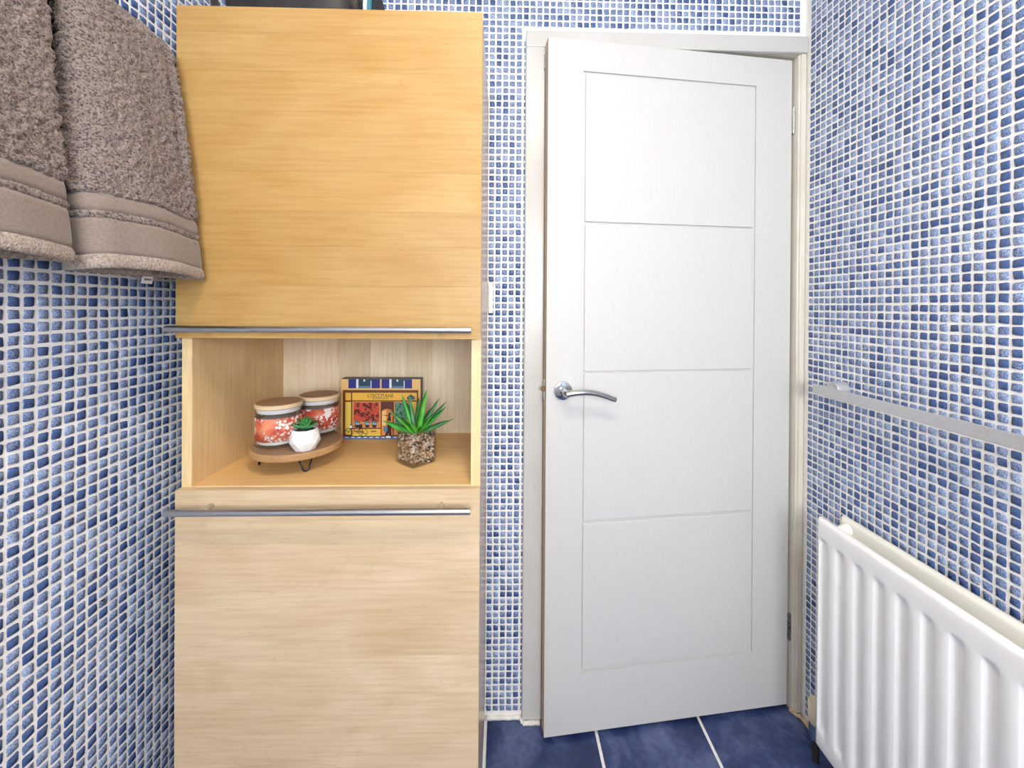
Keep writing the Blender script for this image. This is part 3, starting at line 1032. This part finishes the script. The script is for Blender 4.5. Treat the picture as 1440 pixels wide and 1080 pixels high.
# blades
M_BL = noise_mat('blade_green', (74, 176, 62), (40, 138, 52), 40, 2, 0.4, (0.3, 1, 1))
M_BL2 = noise_mat('blade_dark_green', (62, 122, 72), (88, 150, 94), 40, 2, 0.45)
M_BL3 = noise_mat('blade_lime', (112, 200, 66), (70, 172, 56), 40, 2, 0.4)
bp = lambda t: 1.3 * (0.55 + 0.45 * math.sin(math.pi * (0.15 + 0.5 * t))) * (1 - t ** 3.0)
def blade(L, yaw, el, w_, curl, m_):
    me_ = leaf_mesh('blade', L, w_, 0.0016, curl, 10, 0.16, prof=bp)
    me_.materials.append(m_)
    o = link('blade', me_, None, vase, (0.004 * math.cos(yaw), 0.004 * math.sin(yaw), 0.066))
    aim(o, yaw, R_(el), R_(58) * math.cos(yaw + va))
# world directions wanted; the vase itself is turned by va
for (L, yw, el, w_, cu, m_) in ((0.108, 10, 80, 0.015, -0.03, M_BL3), (0.100, 160, 68, 0.0115, 0.0, M_BL),
                               (0.098, 20, 58, 0.010, 0.0, M_BL2), (0.103, 5, 48, 0.010, 0.03, M_BL2),
                               (0.100, -10, 43, 0.010, 0.05, M_BL), (0.092, -20, 26, 0.010, 0.06, M_BL2),
                               (0.095, 0, 22, 0.009, 0.05, M_BL2), (0.080, 190, 24, 0.0125, 0.12, M_BL),
                               (0.088, 172, 40, 0.009, 0.05, M_BL2), (0.070, 215, 48, 0.0135, 0.0, M_BL3),
                               (0.066, -50, 40, 0.013, 0.0, M_BL), (0.052, -95, 50, 0.0145, -0.1, M_BL3),
                               (0.090, 95, 66, 0.011, -0.1, M_BL2), (0.086, 130, 55, 0.010, -0.1, M_BL2),
                               (0.082, 60, 44, 0.010, -0.05, M_BL2), (0.058, -135, 34, 0.012, 0.0, M_BL),
                               (0.096, 150, 78, 0.009, 0.0, M_BL2), (0.060, -20, 52, 0.013, 0.0, M_BL3)):
    blade(L, R_(yw) - va, el, w_, cu, m_)

# printed gift box
BX0, BX1, BY, BH, BD = -0.4500, -0.2275, 1.1445, 0.168, 0.030
gb = tag(empty('gift_box', ((BX0 + BX1) / 2, BY, SZ + 0.0005)), 'yellow gift box printed as a shop front with navy windows', 'box')
BW = BX1 - BX0
C = lambda n_, c_: mat('print_' + n_, c_, 0.45)
bm = bmesh.new()
add_box(bm, -BW / 2, BW / 2, 0, BD, 0, BH, 0.0004, 1)
o = bm_obj('carton', bm, [C('tan', (228, 190, 122)), C('navy_edge', (52, 50, 78))], gb)
for p_ in o.data.polygons:
    p_.material_index = 0 if p_.normal.y < -0.9 else 1
cols = [('brown', (112, 62, 36)), ('gold', (234, 188, 74)), ('yellow', (230, 206, 92)), ('orange', (210, 146, 76)),
        ('navy', (40, 46, 128)), ('teal', (36, 70, 92)), ('white', (226, 230, 240)), ('dark', (50, 26, 24)),
        ('cream', (240, 222, 150)), ('maroon', (92, 44, 40)), ('blue', (70, 116, 180)), ('leaf', (96, 130, 92)),
        ('black', (24, 20, 24)), ('door', (226, 140, 60)), ('steel_blue', (90, 130, 160))]
pm = {n_: i for i, (n_, c_) in enumerate(cols)}
mats_ = [C(n_, c_) for n_, c_ in cols]
def pattern(name, c1, c2, c3, scale):
    m = mat(name, c1, 0.45)
    nt = m.node_tree
    tc = nd(nt, 'ShaderNodeTexCoord')
    v1 = nd(nt, 'ShaderNodeTexVoronoi', Scale=scale)
    nt.links.new(tc.outputs['Object'], v1.inputs['Vector'])
    v2 = nd(nt, 'ShaderNodeTexVoronoi', Scale=scale * 2.6)
    nt.links.new(tc.outputs['Object'], v2.inputs['Vector'])
    a = ramp(nt, v1.outputs['Distance'], [(0.46, c1), (0.58, c2)])
    b_ = ramp(nt, v2.outputs['Distance'], [(0.22, (255, 255, 255)), (0.32, (0, 0, 0))])
    f = nd(nt, 'ShaderNodeMath', operation='MULTIPLY')
    f.inputs[1].default_value = 0.55
    nt.links.new(b_.outputs[0], f.inputs[0])
    nt.links.new(mix(nt, f.outputs[0], a.outputs[0], c3), bsdf(m).inputs['Base Color'])
    return m
pm['redmosaic'] = len(mats_)
mats_.append(pattern('print_red_window', (92, 30, 34), (196, 76, 58), (226, 120, 86), 105))
pm['greenmosaic'] = len(mats_)
mats_.append(pattern('print_green_window', (34, 92, 84), (70, 150, 120), (196, 214, 210), 130))
bm = bmesh.new()
def q2(px, py):
    return ((px - 75) / 1255 - 0.5) * BW, (1 - (py - 95) / 925) * BH
layer = [0]
def pr_poly(pts, m_):
    layer[0] += 1
    y = -0.0002 - 0.000012 * layer[0]
    f_ = bm.faces.new([bm.verts.new((q2(*p)[0], y, q2(*p)[1])) for p in pts])
    f_.material_index = pm[m_]
def pr_rect(x0, x1, y0, y1, m_):
    pr_poly([(x0, y1), (x1, y1), (x1, y0), (x0, y0)], m_)
def pr_disc(x, y, rx, ry, m_, n=14):
    pr_poly([(x + rx * math.cos(-2 * math.pi * k / n), y + ry * math.sin(-2 * math.pi * k / n)) for k in range(n)], m_)
def pr_line(x0, y0, x1, y1, w_, m_):
    d = Vector((x1 - x0, y1 - y0)).normalized() * w_ / 2
    n_ = Vector((-d.y, d.x))
    pr_poly([(x0 + n_.x, y0 + n_.y), (x1 + n_.x, y1 + n_.y), (x1 - n_.x, y1 - n_.y), (x0 - n_.x, y0 - n_.y)], m_)
for x0 in (195, 715):
    x1 = x0 + (495 if x0 < 300 else 480)
    pr_rect(x0, x1, 98, 240, 'navy')
    pr_rect(x0 + 122, x0 + 158, 98, 236, 'white')
    pr_rect(x0 + 158, x0 + 345, 98, 205, 'teal')
    pr_rect(x0 + 168, x0 + 340, 205, 240, 'steel_blue')
    pr_rect(x0 + 235, x0 + 262, 104, 134, 'white')
    pr_rect(x0 + 348, x0 + 362, 120, 240, 'white')
pr_rect(110, 1295, 265, 1000, 'brown')
pr_rect(150, 236, 308, 425, 'gold')
pr_rect(256, 1272, 308, 425, 'gold')
pr_rect(150, 238, 450, 955, 'yellow')
pr_rect(256, 1272, 442, 960, 'orange')
pr_rect(1170, 1262, 450, 955, 'yellow')
pr_rect(285, 680, 458, 755, 'redmosaic')
pr_rect(256, 712, 850, 872, 'maroon')
pr_rect(256, 712, 866, 932, 'gold')
pr_rect(256, 712, 938, 972, 'yellow')
pr_rect(705, 912, 445, 965, 'maroon')
pr_poly([(720, 965), (892, 965), (892, 600), (862, 568), (806, 555), (750, 568), (720, 600)], 'door')
for a, b in ((730, 752), (762, 786)):
    for c, d in ((585, 650), (660, 740), (752, 812)):
        pr_rect(a, b, c, d, 'cream')
pr_rect(930, 1110, 460, 800, 'greenmosaic')
for x, w_ in ((340, 48), (495, 42), (605, 44)):
    pr_poly([(x - w_ * 0.6, 845), (x + w_ * 0.6, 845), (x + w_ * 0.9, 780), (x - w_ * 0.9, 780)], 'dark')
    pr_disc(x, 775, w_, 34, 'steel_blue')
    pr_disc(x + 8, 760, w_ * 0.6, 18, 'leaf')
    pr_disc(x - 10, 785, 10, 9, 'white')
    pr_disc(x + 20, 790, 9, 8, 'white')
pr_rect(120, 1290, 985, 1016, 'blue')
for k in range(12):
    pr_rect(150 + 95 * k, 205 + 95 * k, 990, 1004, 'white')
def ringp(x, y, r_, n=22, w_=8):
    for k in range(n):
        a0, a1 = 2 * math.pi * k / n, 2 * math.pi * (k + 1) / n
        pr_line(x + r_ * math.cos(a0), y + r_ * math.sin(a0), x + r_ * math.cos(a1), y + r_ * math.sin(a1), w_, 'black')
ringp(207, 918, 60)
ringp(430, 918, 66)
for l in ((207, 918, 250, 820), (250, 820, 400, 830), (430, 918, 400, 800), (250, 835, 330, 915), (330, 915, 405, 840), (330, 915, 430, 918),
          (215, 800, 262, 806), (378, 800, 425, 800), (250, 820, 245, 798), (207, 918, 160, 880), (430, 918, 480, 950), (430, 918, 400, 970)):
    pr_line(*l, 9, 'black')
pr_rect(212, 258, 812, 850, 'white')
pr_rect(368, 420, 800, 850, 'dark')
# two shoppers, drawn as silhouettes
pr_poly([(806, 740), (872, 740), (862, 680), (850, 650), (830, 650), (820, 690)], 'dark')
pr_disc(846, 636, 22, 22, 'dark')
pr_line(830, 660, 772, 658, 12, 'dark')
pr_poly([(770, 1000), (800, 1000), (830, 930), (850, 1000), (880, 1000), (872, 900), (880, 820), (850, 775), (815, 800), (795, 880)], 'dark')
pr_disc(858, 778, 22, 20, 'maroon')
pr_disc(782, 868, 34, 50, 'steel_blue')
pr_rect(790, 865, 975, 1003, 'white')
pr_poly([(1120, 410), (1240, 410), (1240, 372), (1200, 345), (1180, 330), (1160, 345), (1120, 372)], 'teal')
pr_rect(1135, 1225, 376, 392, 'steel_blue')
pr_rect(280, 350, 896, 908, 'brown')
pr_rect(375, 440, 896, 908, 'brown')
pr_rect(552, 640, 894, 908, 'brown')
me = bpy.data.meshes.new('shop_front_print')
bm.to_mesh(me)
bm.free()
link('shop_front_print', me, mats_, gb)

def text_part(name, s, x0, x1, y0, y1, m_, parent):
    cu = bpy.data.curves.new(name, 'FONT')
    cu.body = s
    cu.align_x = 'CENTER'
    tmp = bpy.data.objects.new(name, cu)
    COL.objects.link(tmp)
    bpy.context.view_layer.update()
    me = bpy.data.meshes.new_from_object(tmp)
    bpy.data.objects.remove(tmp)
    co = np.array([v.co[:] for v in me.vertices])
    mn, mx_ = co.min(0), co.max(0)
    a, b = q2(x0, y1), q2(x1, y0)
    for v in me.vertices:
        u = (v.co.x - mn[0]) / (mx_[0] - mn[0])
        t = (v.co.y - mn[1]) / (mx_[1] - mn[1])
        v.co = (a[0] + u * (b[0] - a[0]), -0.0022, a[1] + t * (b[1] - a[1]))
    me.materials.clear()
    return link(name, me, m_, parent)
text_part('lettering', "L'OCCITANE", 505, 905, 322, 378, C('ink', (70, 36, 24)), gb)
text_part('lettering', "EN PROVENCE", 585, 832, 386, 406, C('ink', (70, 36, 24)), gb)

# ------------------------------------------------------------------ towel rail and towels on the side wall
rail = tag(empty('towel_rail', (XL, 0.5, 1.700)), 'chrome towel rail on the mosaic wall under the grey towels', 'rail')
RX, RZ = -0.690, 1.700
bm = bmesh.new()
add_tube(bm, [(RX - XL, -0.34, 0), (RX - XL, 0.330, 0)], 0.0055, 20)
auto_smooth(bm_obj('bar', bm, M_CHROME, rail))
for y in (-0.33, 0.327):
    bm = bmesh.new()
    add_tube(bm, [(0.0015, y, 0), (RX - XL, y, 0)], 0.005, 14)
    add_lathe(bm, [(0.012, 0.0015), (0.012, 0.005), (0.008, 0.008)], 24, 'X', (0, y, 0))
    auto_smooth(bm_obj('bracket', bm, M_CHROME, rail))

def catmull(P, per):
    out = []
    P = [P[0]] + P + [P[-1]]
    for i in range(1, len(P) - 2):
        p0, p1, p2, p3 = (np.array(q, float) for q in P[i - 1:i + 3])
        L = max(2, int(np.linalg.norm(p2 - p1) / per))
        for k in range(L):
            t = k / L
            out.append(0.5 * ((2 * p1) + (p2 - p0) * t + (2 * p0 - 5 * p1 + 4 * p2 - p3) * t * t + (3 * p1 - p0 - 3 * p2 + p3) * t ** 3))
    out.append(np.array(P[-2], float))
    return np.array(out)

def towel(name, label, y0, wdt, zbot, dtop, dbot, flare, seed, groove, tagpos=None):
    root = tag(empty(name, (RX, y0, zbot)), label, 'towel', 'grey towels on the rail')
    t = dtop / 4.2
    # folded sheet seen from above: (along the rail, distance from the rail)
    w0 = 0.015 / 0.045
    path = catmull([(0.56, 2.75), (0.30, 2.72), (0.12, 2.65), (0.07, 2.3), (0.12, 2.02), (0.3, 1.98), (0.6, 2.0), (0.90, 2.2),
                    (0.992, 3.0), (0.965, 3.9), (0.75, 4.2), (0.5, 4.25), (0.25, 4.2), (0.07, 3.9), (0.0, 2.8), (0.04, 1.65), (0.12, 1.36),
                    (0.4, 1.34), (0.88, 1.34)], 0.03)
    # resample by real length
    q = np.stack([path[:, 0] * wdt, path[:, 1] * t], 1)
    s = np.concatenate([[0], np.cumsum(np.linalg.norm(np.diff(q, axis=0), axis=1))])
    nu = int(s[-1] / 0.0030)
    su = np.linspace(0, s[-1], nu)
    yy = np.interp(su, s, path[:, 0])
    dd = np.interp(su, s, path[:, 1])
    drop = RZ - zbot
    def surf(vs):
        """vs: height above the hem along the sheet; past the drop it turns over the rail."""
        Yg = np.repeat(yy[None], len(vs), 0)
        D0 = np.repeat(dd[None], len(vs), 0)
        v = np.repeat(np.array(vs)[:, None], nu, 1)
        k = np.clip(1 - v / drop, 0, 1)
        grow = 1 + (dbot / dtop - 1) * k ** 0.85
        front = np.clip((D0 - 2.6) / 1.2, 0, 1)
        D = t * D0 * grow
        D += front * (-groove * np.exp(-((Yg - 0.87) / 0.045) ** 2) * np.clip((v - 0.16) / 0.1, 0, 1)
                      + 0.0035 * np.sin(Yg * 9 + seed + v * 7) * (0.4 + k))
        Yw = Yg * wdt * (1 + 0.02 * k) + flare * k * (Yg - 0.3) + 0.003 * np.sin(v * 11 + seed)
        hem = 0.006 * np.sin(Yg * 3.0 + 0.6) * front
        th = np.clip((v - drop) / 0.05, 0, math.pi)
        over = np.clip(v - drop - 0.05 * math.pi, 0, None)
        X = D * np.cos(th)
        X = np.where(X < -0.040, -0.040 + (X + 0.040) * 0.05, X)
        Z = np.where(v < drop, v, drop + D * np.sin(th) - over) + hem * k
        return np.stack([X, Yw, Z], 2)
    def part(pname, va_, vb, thick, m_, amp, freq, step=0.0036, parent=root):
        vs = np.linspace(va_, vb, max(3, int((vb - va_) / step)))
        P = surf(vs)
        du = np.gradient(P, axis=1)
        dvv = np.gradient(P, axis=0)
        n = np.cross(du, dvv)
        n /= np.linalg.norm(n, axis=2, keepdims=True) + 1e-9
        nr, nc = P.shape[:2]
        hgt = np.zeros((nr, nc))
        if amp:
            rg = np.random.default_rng(seed + int(va_ * 1000))
            hgt = rg.normal(0, 1, (nr, nc))
            hgt = (hgt + np.roll(hgt, 1, 0) + np.roll(hgt, 1, 1) + np.roll(np.roll(hgt, 1, 0), 1, 1)) / 2
            hgt = np.clip(hgt, -1.6, 1.6) * amp
        ed = np.minimum(np.arange(nr), np.arange(nr)[::-1])
        rnd_ = np.clip(0.35 + ed / 2.0, 0, 1)[:, None]
        A = P + n * (thick / 2 * rnd_ + hgt)[:, :, None]
        B = P - n * (thick / 2 * rnd_ + np.roll(hgt, 5, 1))[:, :, None]
        V = np.concatenate([A.reshape(-1, 3), B.reshape(-1, 3)])
        idx = np.arange(nr * nc).reshape(nr, nc)
        off = nr * nc
        fs = np.stack([idx[:-1, :-1], idx[:-1, 1:], idx[1:, 1:], idx[1:, :-1]], 2).reshape(-1, 4)
        fb = fs[:, ::-1] + off
        rim = []
        for e in (idx[0, ::-1], idx[-1], idx[:, 0], idx[::-1, -1]):
            rim.append(np.stack([e[:-1], e[1:], e[1:] + off, e[:-1] + off], 1))
        Fq = np.concatenate([fs, fb] + rim)
        me = bpy.data.meshes.new(pname)
        me.vertices.add(len(V))
        me.vertices.foreach_set('co', V.astype(np.float32).ravel())
        me.loops.add(Fq.size)
        me.loops.foreach_set('vertex_index', Fq.astype(np.int32).ravel())
        me.polygons.add(len(Fq))
        me.polygons.foreach_set('loop_start', np.arange(0, Fq.size, 4, dtype=np.int32))
        me.update(calc_edges=True)
        me.validate()
        return link(pname, me, m_, parent, smooth=True)
    part('hem', 0.0, 0.0215, 0.0070, M_HEM, 0.0003, 1)
    part('woven_band', 0.0205, 0.076, 0.0042, M_WEAVE, 0.0, 1, 0.006)
    part('pile_stripe', 0.0755, 0.0865, 0.0066, M_TERRY, 0.0007, 1, 0.0025)
    part('woven_band', 0.086, 0.113, 0.0042, M_WEAVE, 0.0, 1, 0.006)
    part('terry_body', 0.112, drop + 0.05 * math.pi + 0.20, 0.0082, M_TERRY, 0.0017, 1, 0.0030)
    if tagpos:
        bm = bmesh.new()
        a, b, c = tagpos
        add_box(bm, a, a + 0.0007, b, b + 0.022, c, c + 0.024)
        for v in bm.verts:
            v.co.y -= (v.co.z - c) * -0.25
        o = bm_obj('care_label', bm, M_WHITECLOTH, root)
        o['label'] = 'white care label with grey print'
        bm = bmesh.new()
        for k in range(2):
            add_box(bm, a + 0.0007, a + 0.0009, b + 0.004, b + 0.019, c + 0.006 + 0.007 * k, c + 0.009 + 0.007 * k)
        for v in bm.verts:
            v.co.y -= (v.co.z - c) * -0.25
        bm_obj('label_print', bm, mat('grey_ink', (120, 116, 120), 0.7), o)
    return root
towel('hand_towel', 'grey terry towel with woven border hanging beside the cabinet', 0.612, 0.196, 1.283, 0.050, 0.112, 0.012, 3, 0.010,
      (0.050, 0.122, -0.013))
towel('hand_towel', 'grey terry towel with woven border hanging away from the cabinet', 0.336, 0.246, 1.292, 0.052, 0.100, 0.0, 8, 0.0)

# ------------------------------------------------------------------ radiator
RXF, RXB = 0.823, 0.885
RY0, RY1, RZ0, RZ1 = 0.14, 1.037, 0.096, 0.690
rad = tag(empty('radiator', (0.87, (RY0 + RY1) / 2, 0.0)), 'white double panel radiator with vertical flutes', 'radiator')
rorg = Vector(rad.location)
def rad_panel(name, xf, m_, flutes=True, ztop=RZ1):
    ys = [RY0, RY0 + 0.0012, RY0 + 0.003, RY0 + 0.006, RY0 + 0.010]
    fl_c = [1.0135 - 0.0507 * k for k in range(17)]
    body = []
    for c in sorted(fl_c):
        body += [c - 0.0145, c - 0.0118, c - 0.009, c - 0.0065, c, c + 0.0065, c + 0.009, c + 0.0118, c + 0.0145]
    ys += [y for y in body if RY0 + 0.012 < y < RY1 - 0.011] + [RY1 - 0.010, RY1 - 0.006, RY1 - 0.003, RY1 - 0.0012, RY1]
    zs = [RZ0, RZ0 + 0.0012, RZ0 + 0.003, RZ0 + 0.006, RZ0 + 0.010, RZ0 + 0.030, RZ0 + 0.045, RZ0 + 0.050, RZ0 + 0.056, RZ0 + 0.062, 0.2, 0.3, 0.4, 0.5, 0.58,
          ztop - 0.068, ztop - 0.060, ztop - 0.054, ztop - 0.049, ztop - 0.044, ztop - 0.025, ztop - 0.010, ztop - 0.006, ztop - 0.003, ztop - 0.0012, ztop]
    def edge(d):
        return 0.010 - math.sqrt(max(0.0, 0.010 ** 2 - (0.010 - min(d, 0.010)) ** 2))
    bm = bmesh.new()
    g_ = []
    sm5 = lambda t: t * t * (3 - 2 * t)
    for z in zs:
        row = []
        for y in ys:
            d = 0.0
            if flutes:
                c = min(fl_c, key=lambda q: abs(q - y))
                a = sm5(min(1, max(0, (0.0145 - abs(y - c)) / 0.008)))
                b = sm5(min(1, max(0, (z - RZ0 - 0.045) / 0.017))) * sm5(min(1, max(0, (ztop - 0.046 - z) / 0.014)))
                d = 0.0075 * a * b
            r_ = math.hypot(edge(min(y - RY0, RY1 - y)), edge(min(z - RZ0, ztop - z)))
            row.append(bm.verts.new(Vector((xf + d + min(r_, 0.0105), y, z)) - rorg))
        g_.append(row)
    for a, b in zip(g_, g_[1:]):
        for i in range(len(ys) - 1):
            bm.faces.new((a[i], b[i], b[i + 1], a[i + 1]))
    loop = g_[0] + [r_[-1] for r_ in g_[1:]] + g_[-1][-2::-1] + [r_[0] for r_ in g_[-2:0:-1]]
    back = [bm.verts.new((xf + 0.0135 - rorg.x, v.co.y, v.co.z)) for v in loop]
    n_ = len(loop)
    for i in range(n_):
        bm.faces.new((loop[i], loop[(i + 1) % n_], back[(i + 1) % n_], back[i]))
    bm.faces.new(back)
    o = bm_obj(name, bm, m_, rad)
    return auto_smooth(o, 50)
rad_panel('front_panel', RXF, M_ENAMEL)
rad_panel('rear_panel', RXB, M_ENAMEL_OLD, False, 0.693)
def radb(name, *a, m_=M_ENAMEL_OLD, bev=0.001):
    bm = bmesh.new()
    add_box(bm, *a, bev, 1)
    bmesh.ops.translate(bm, verts=bm.verts, vec=-rorg)
    return bm_obj(name, bm, m_, rad)
for k in range(17):
    c = 0.99 - 0.0507 * k
    radb('convector_fin', RXF + 0.0137, RXB - 0.0003, c - 0.009, c - 0.008, 0.14, 0.60)
for y in (0.28, 0.90):
    radb('wall_bracket', RXB + 0.0137, XR - 0.0019, y - 0.015, y + 0.015, 0.20, 0.62, m_=M_ENAMEL)
bm = bmesh.new()
add_lathe(bm, [(0.016, 0.0), (0.013, -0.012), (0.0085, -0.022), (0.0055, -0.026), (0.005, -0.036), (0.0025, -0.037)], 24, 'X',
          Vector((RXB + 0.0005, 1.012, 0.668)) - rorg)
auto_smooth(bm_obj('bleed_boss', bm, M_ENAMEL_OLD, rad))
for z in (0.64, 0.13):
    for y in (0.18, 1.0):
        bm = bmesh.new()
        add_tube(bm, [Vector((RXF + 0.013, y, z)) - rorg, Vector((RXB + 0.001, y, z)) - rorg], 0.012, 14)
        auto_smooth(bm_obj('connector', bm, M_ENAMEL_OLD, rad))
# valve at the foot
VX, VY = 0.862, 1.080
M_CREAM = mat('cream_plastic', (226, 216, 184), 0.4)
vv = Vector((VX, VY, 0)) - rorg
bm = bmesh.new()
add_lathe(bm, [(0.0165, 0.105), (0.0175, 0.108), (0.0185, 0.158), (0.0165, 0.164), (0.014, 0.160), (0.010, 0.158)], 24, 'Z', vv)
vo = auto_smooth(bm_obj('valve_cap', bm, M_CREAM, rad))
bm = bmesh.new()
add_lathe(bm, [(0.0165, 0.075), (0.0165, 0.104)], 24, 'Z', vv)
add_lathe(bm, [(0.0145, 0.060), (0.0145, 0.078)], 6, 'Z', vv)
add_tube(bm, [Vector((VX, VY, 0.085)) - rorg, Vector((VX, 1.036, 0.115)) - rorg], 0.009, 14)
auto_smooth(bm_obj('valve_body', bm, M_CHROME, rad))
bm = bmesh.new()
add_tube(bm, [Vector((VX, VY, 0.0005)) - rorg, Vector((VX, VY, 0.062)) - rorg], 0.0080, 14)
auto_smooth(bm_obj('supply_pipe', bm, mat('dark_copper_pipe', (70, 60, 58), 0.4, 0.6), rad))

# ------------------------------------------------------------------ flat grab / towel bar on the radiator wall
tb = tag(empty('towel_bar', (XR, 0.79, 1.014)), 'flat silver towel bar on the mosaic wall above the radiator', 'rail')
bm = bmesh.new()
bx = 0.850 - XR
add_box(bm, bx, bx + 0.0045, 0.47 - 0.79, 1.087 - 0.79, -0.0125, 0.0135, 0.0012, 2)
bm_obj('flat_bar', bm, M_ALU, tb)
for y in (0.50, 1.058):
    bm = bmesh.new()
    yy_ = y - 0.79
    add_lathe(bm, [(0.0205, -0.0018), (0.0205, -0.030), (0.0188, -0.034)], 32, 'X', (0, yy_, 0.004))
    e = 0.024 if y > 0.8 else -0.024
    add_box(bm, bx + 0.0040, -0.030, yy_ + min(e, 0.0) , yy_ + max(e, 0.0) + 0.0, -0.010, 0.011, 0.001, 1)
    auto_smooth(bm_obj('bracket', bm, M_ALU, tb))
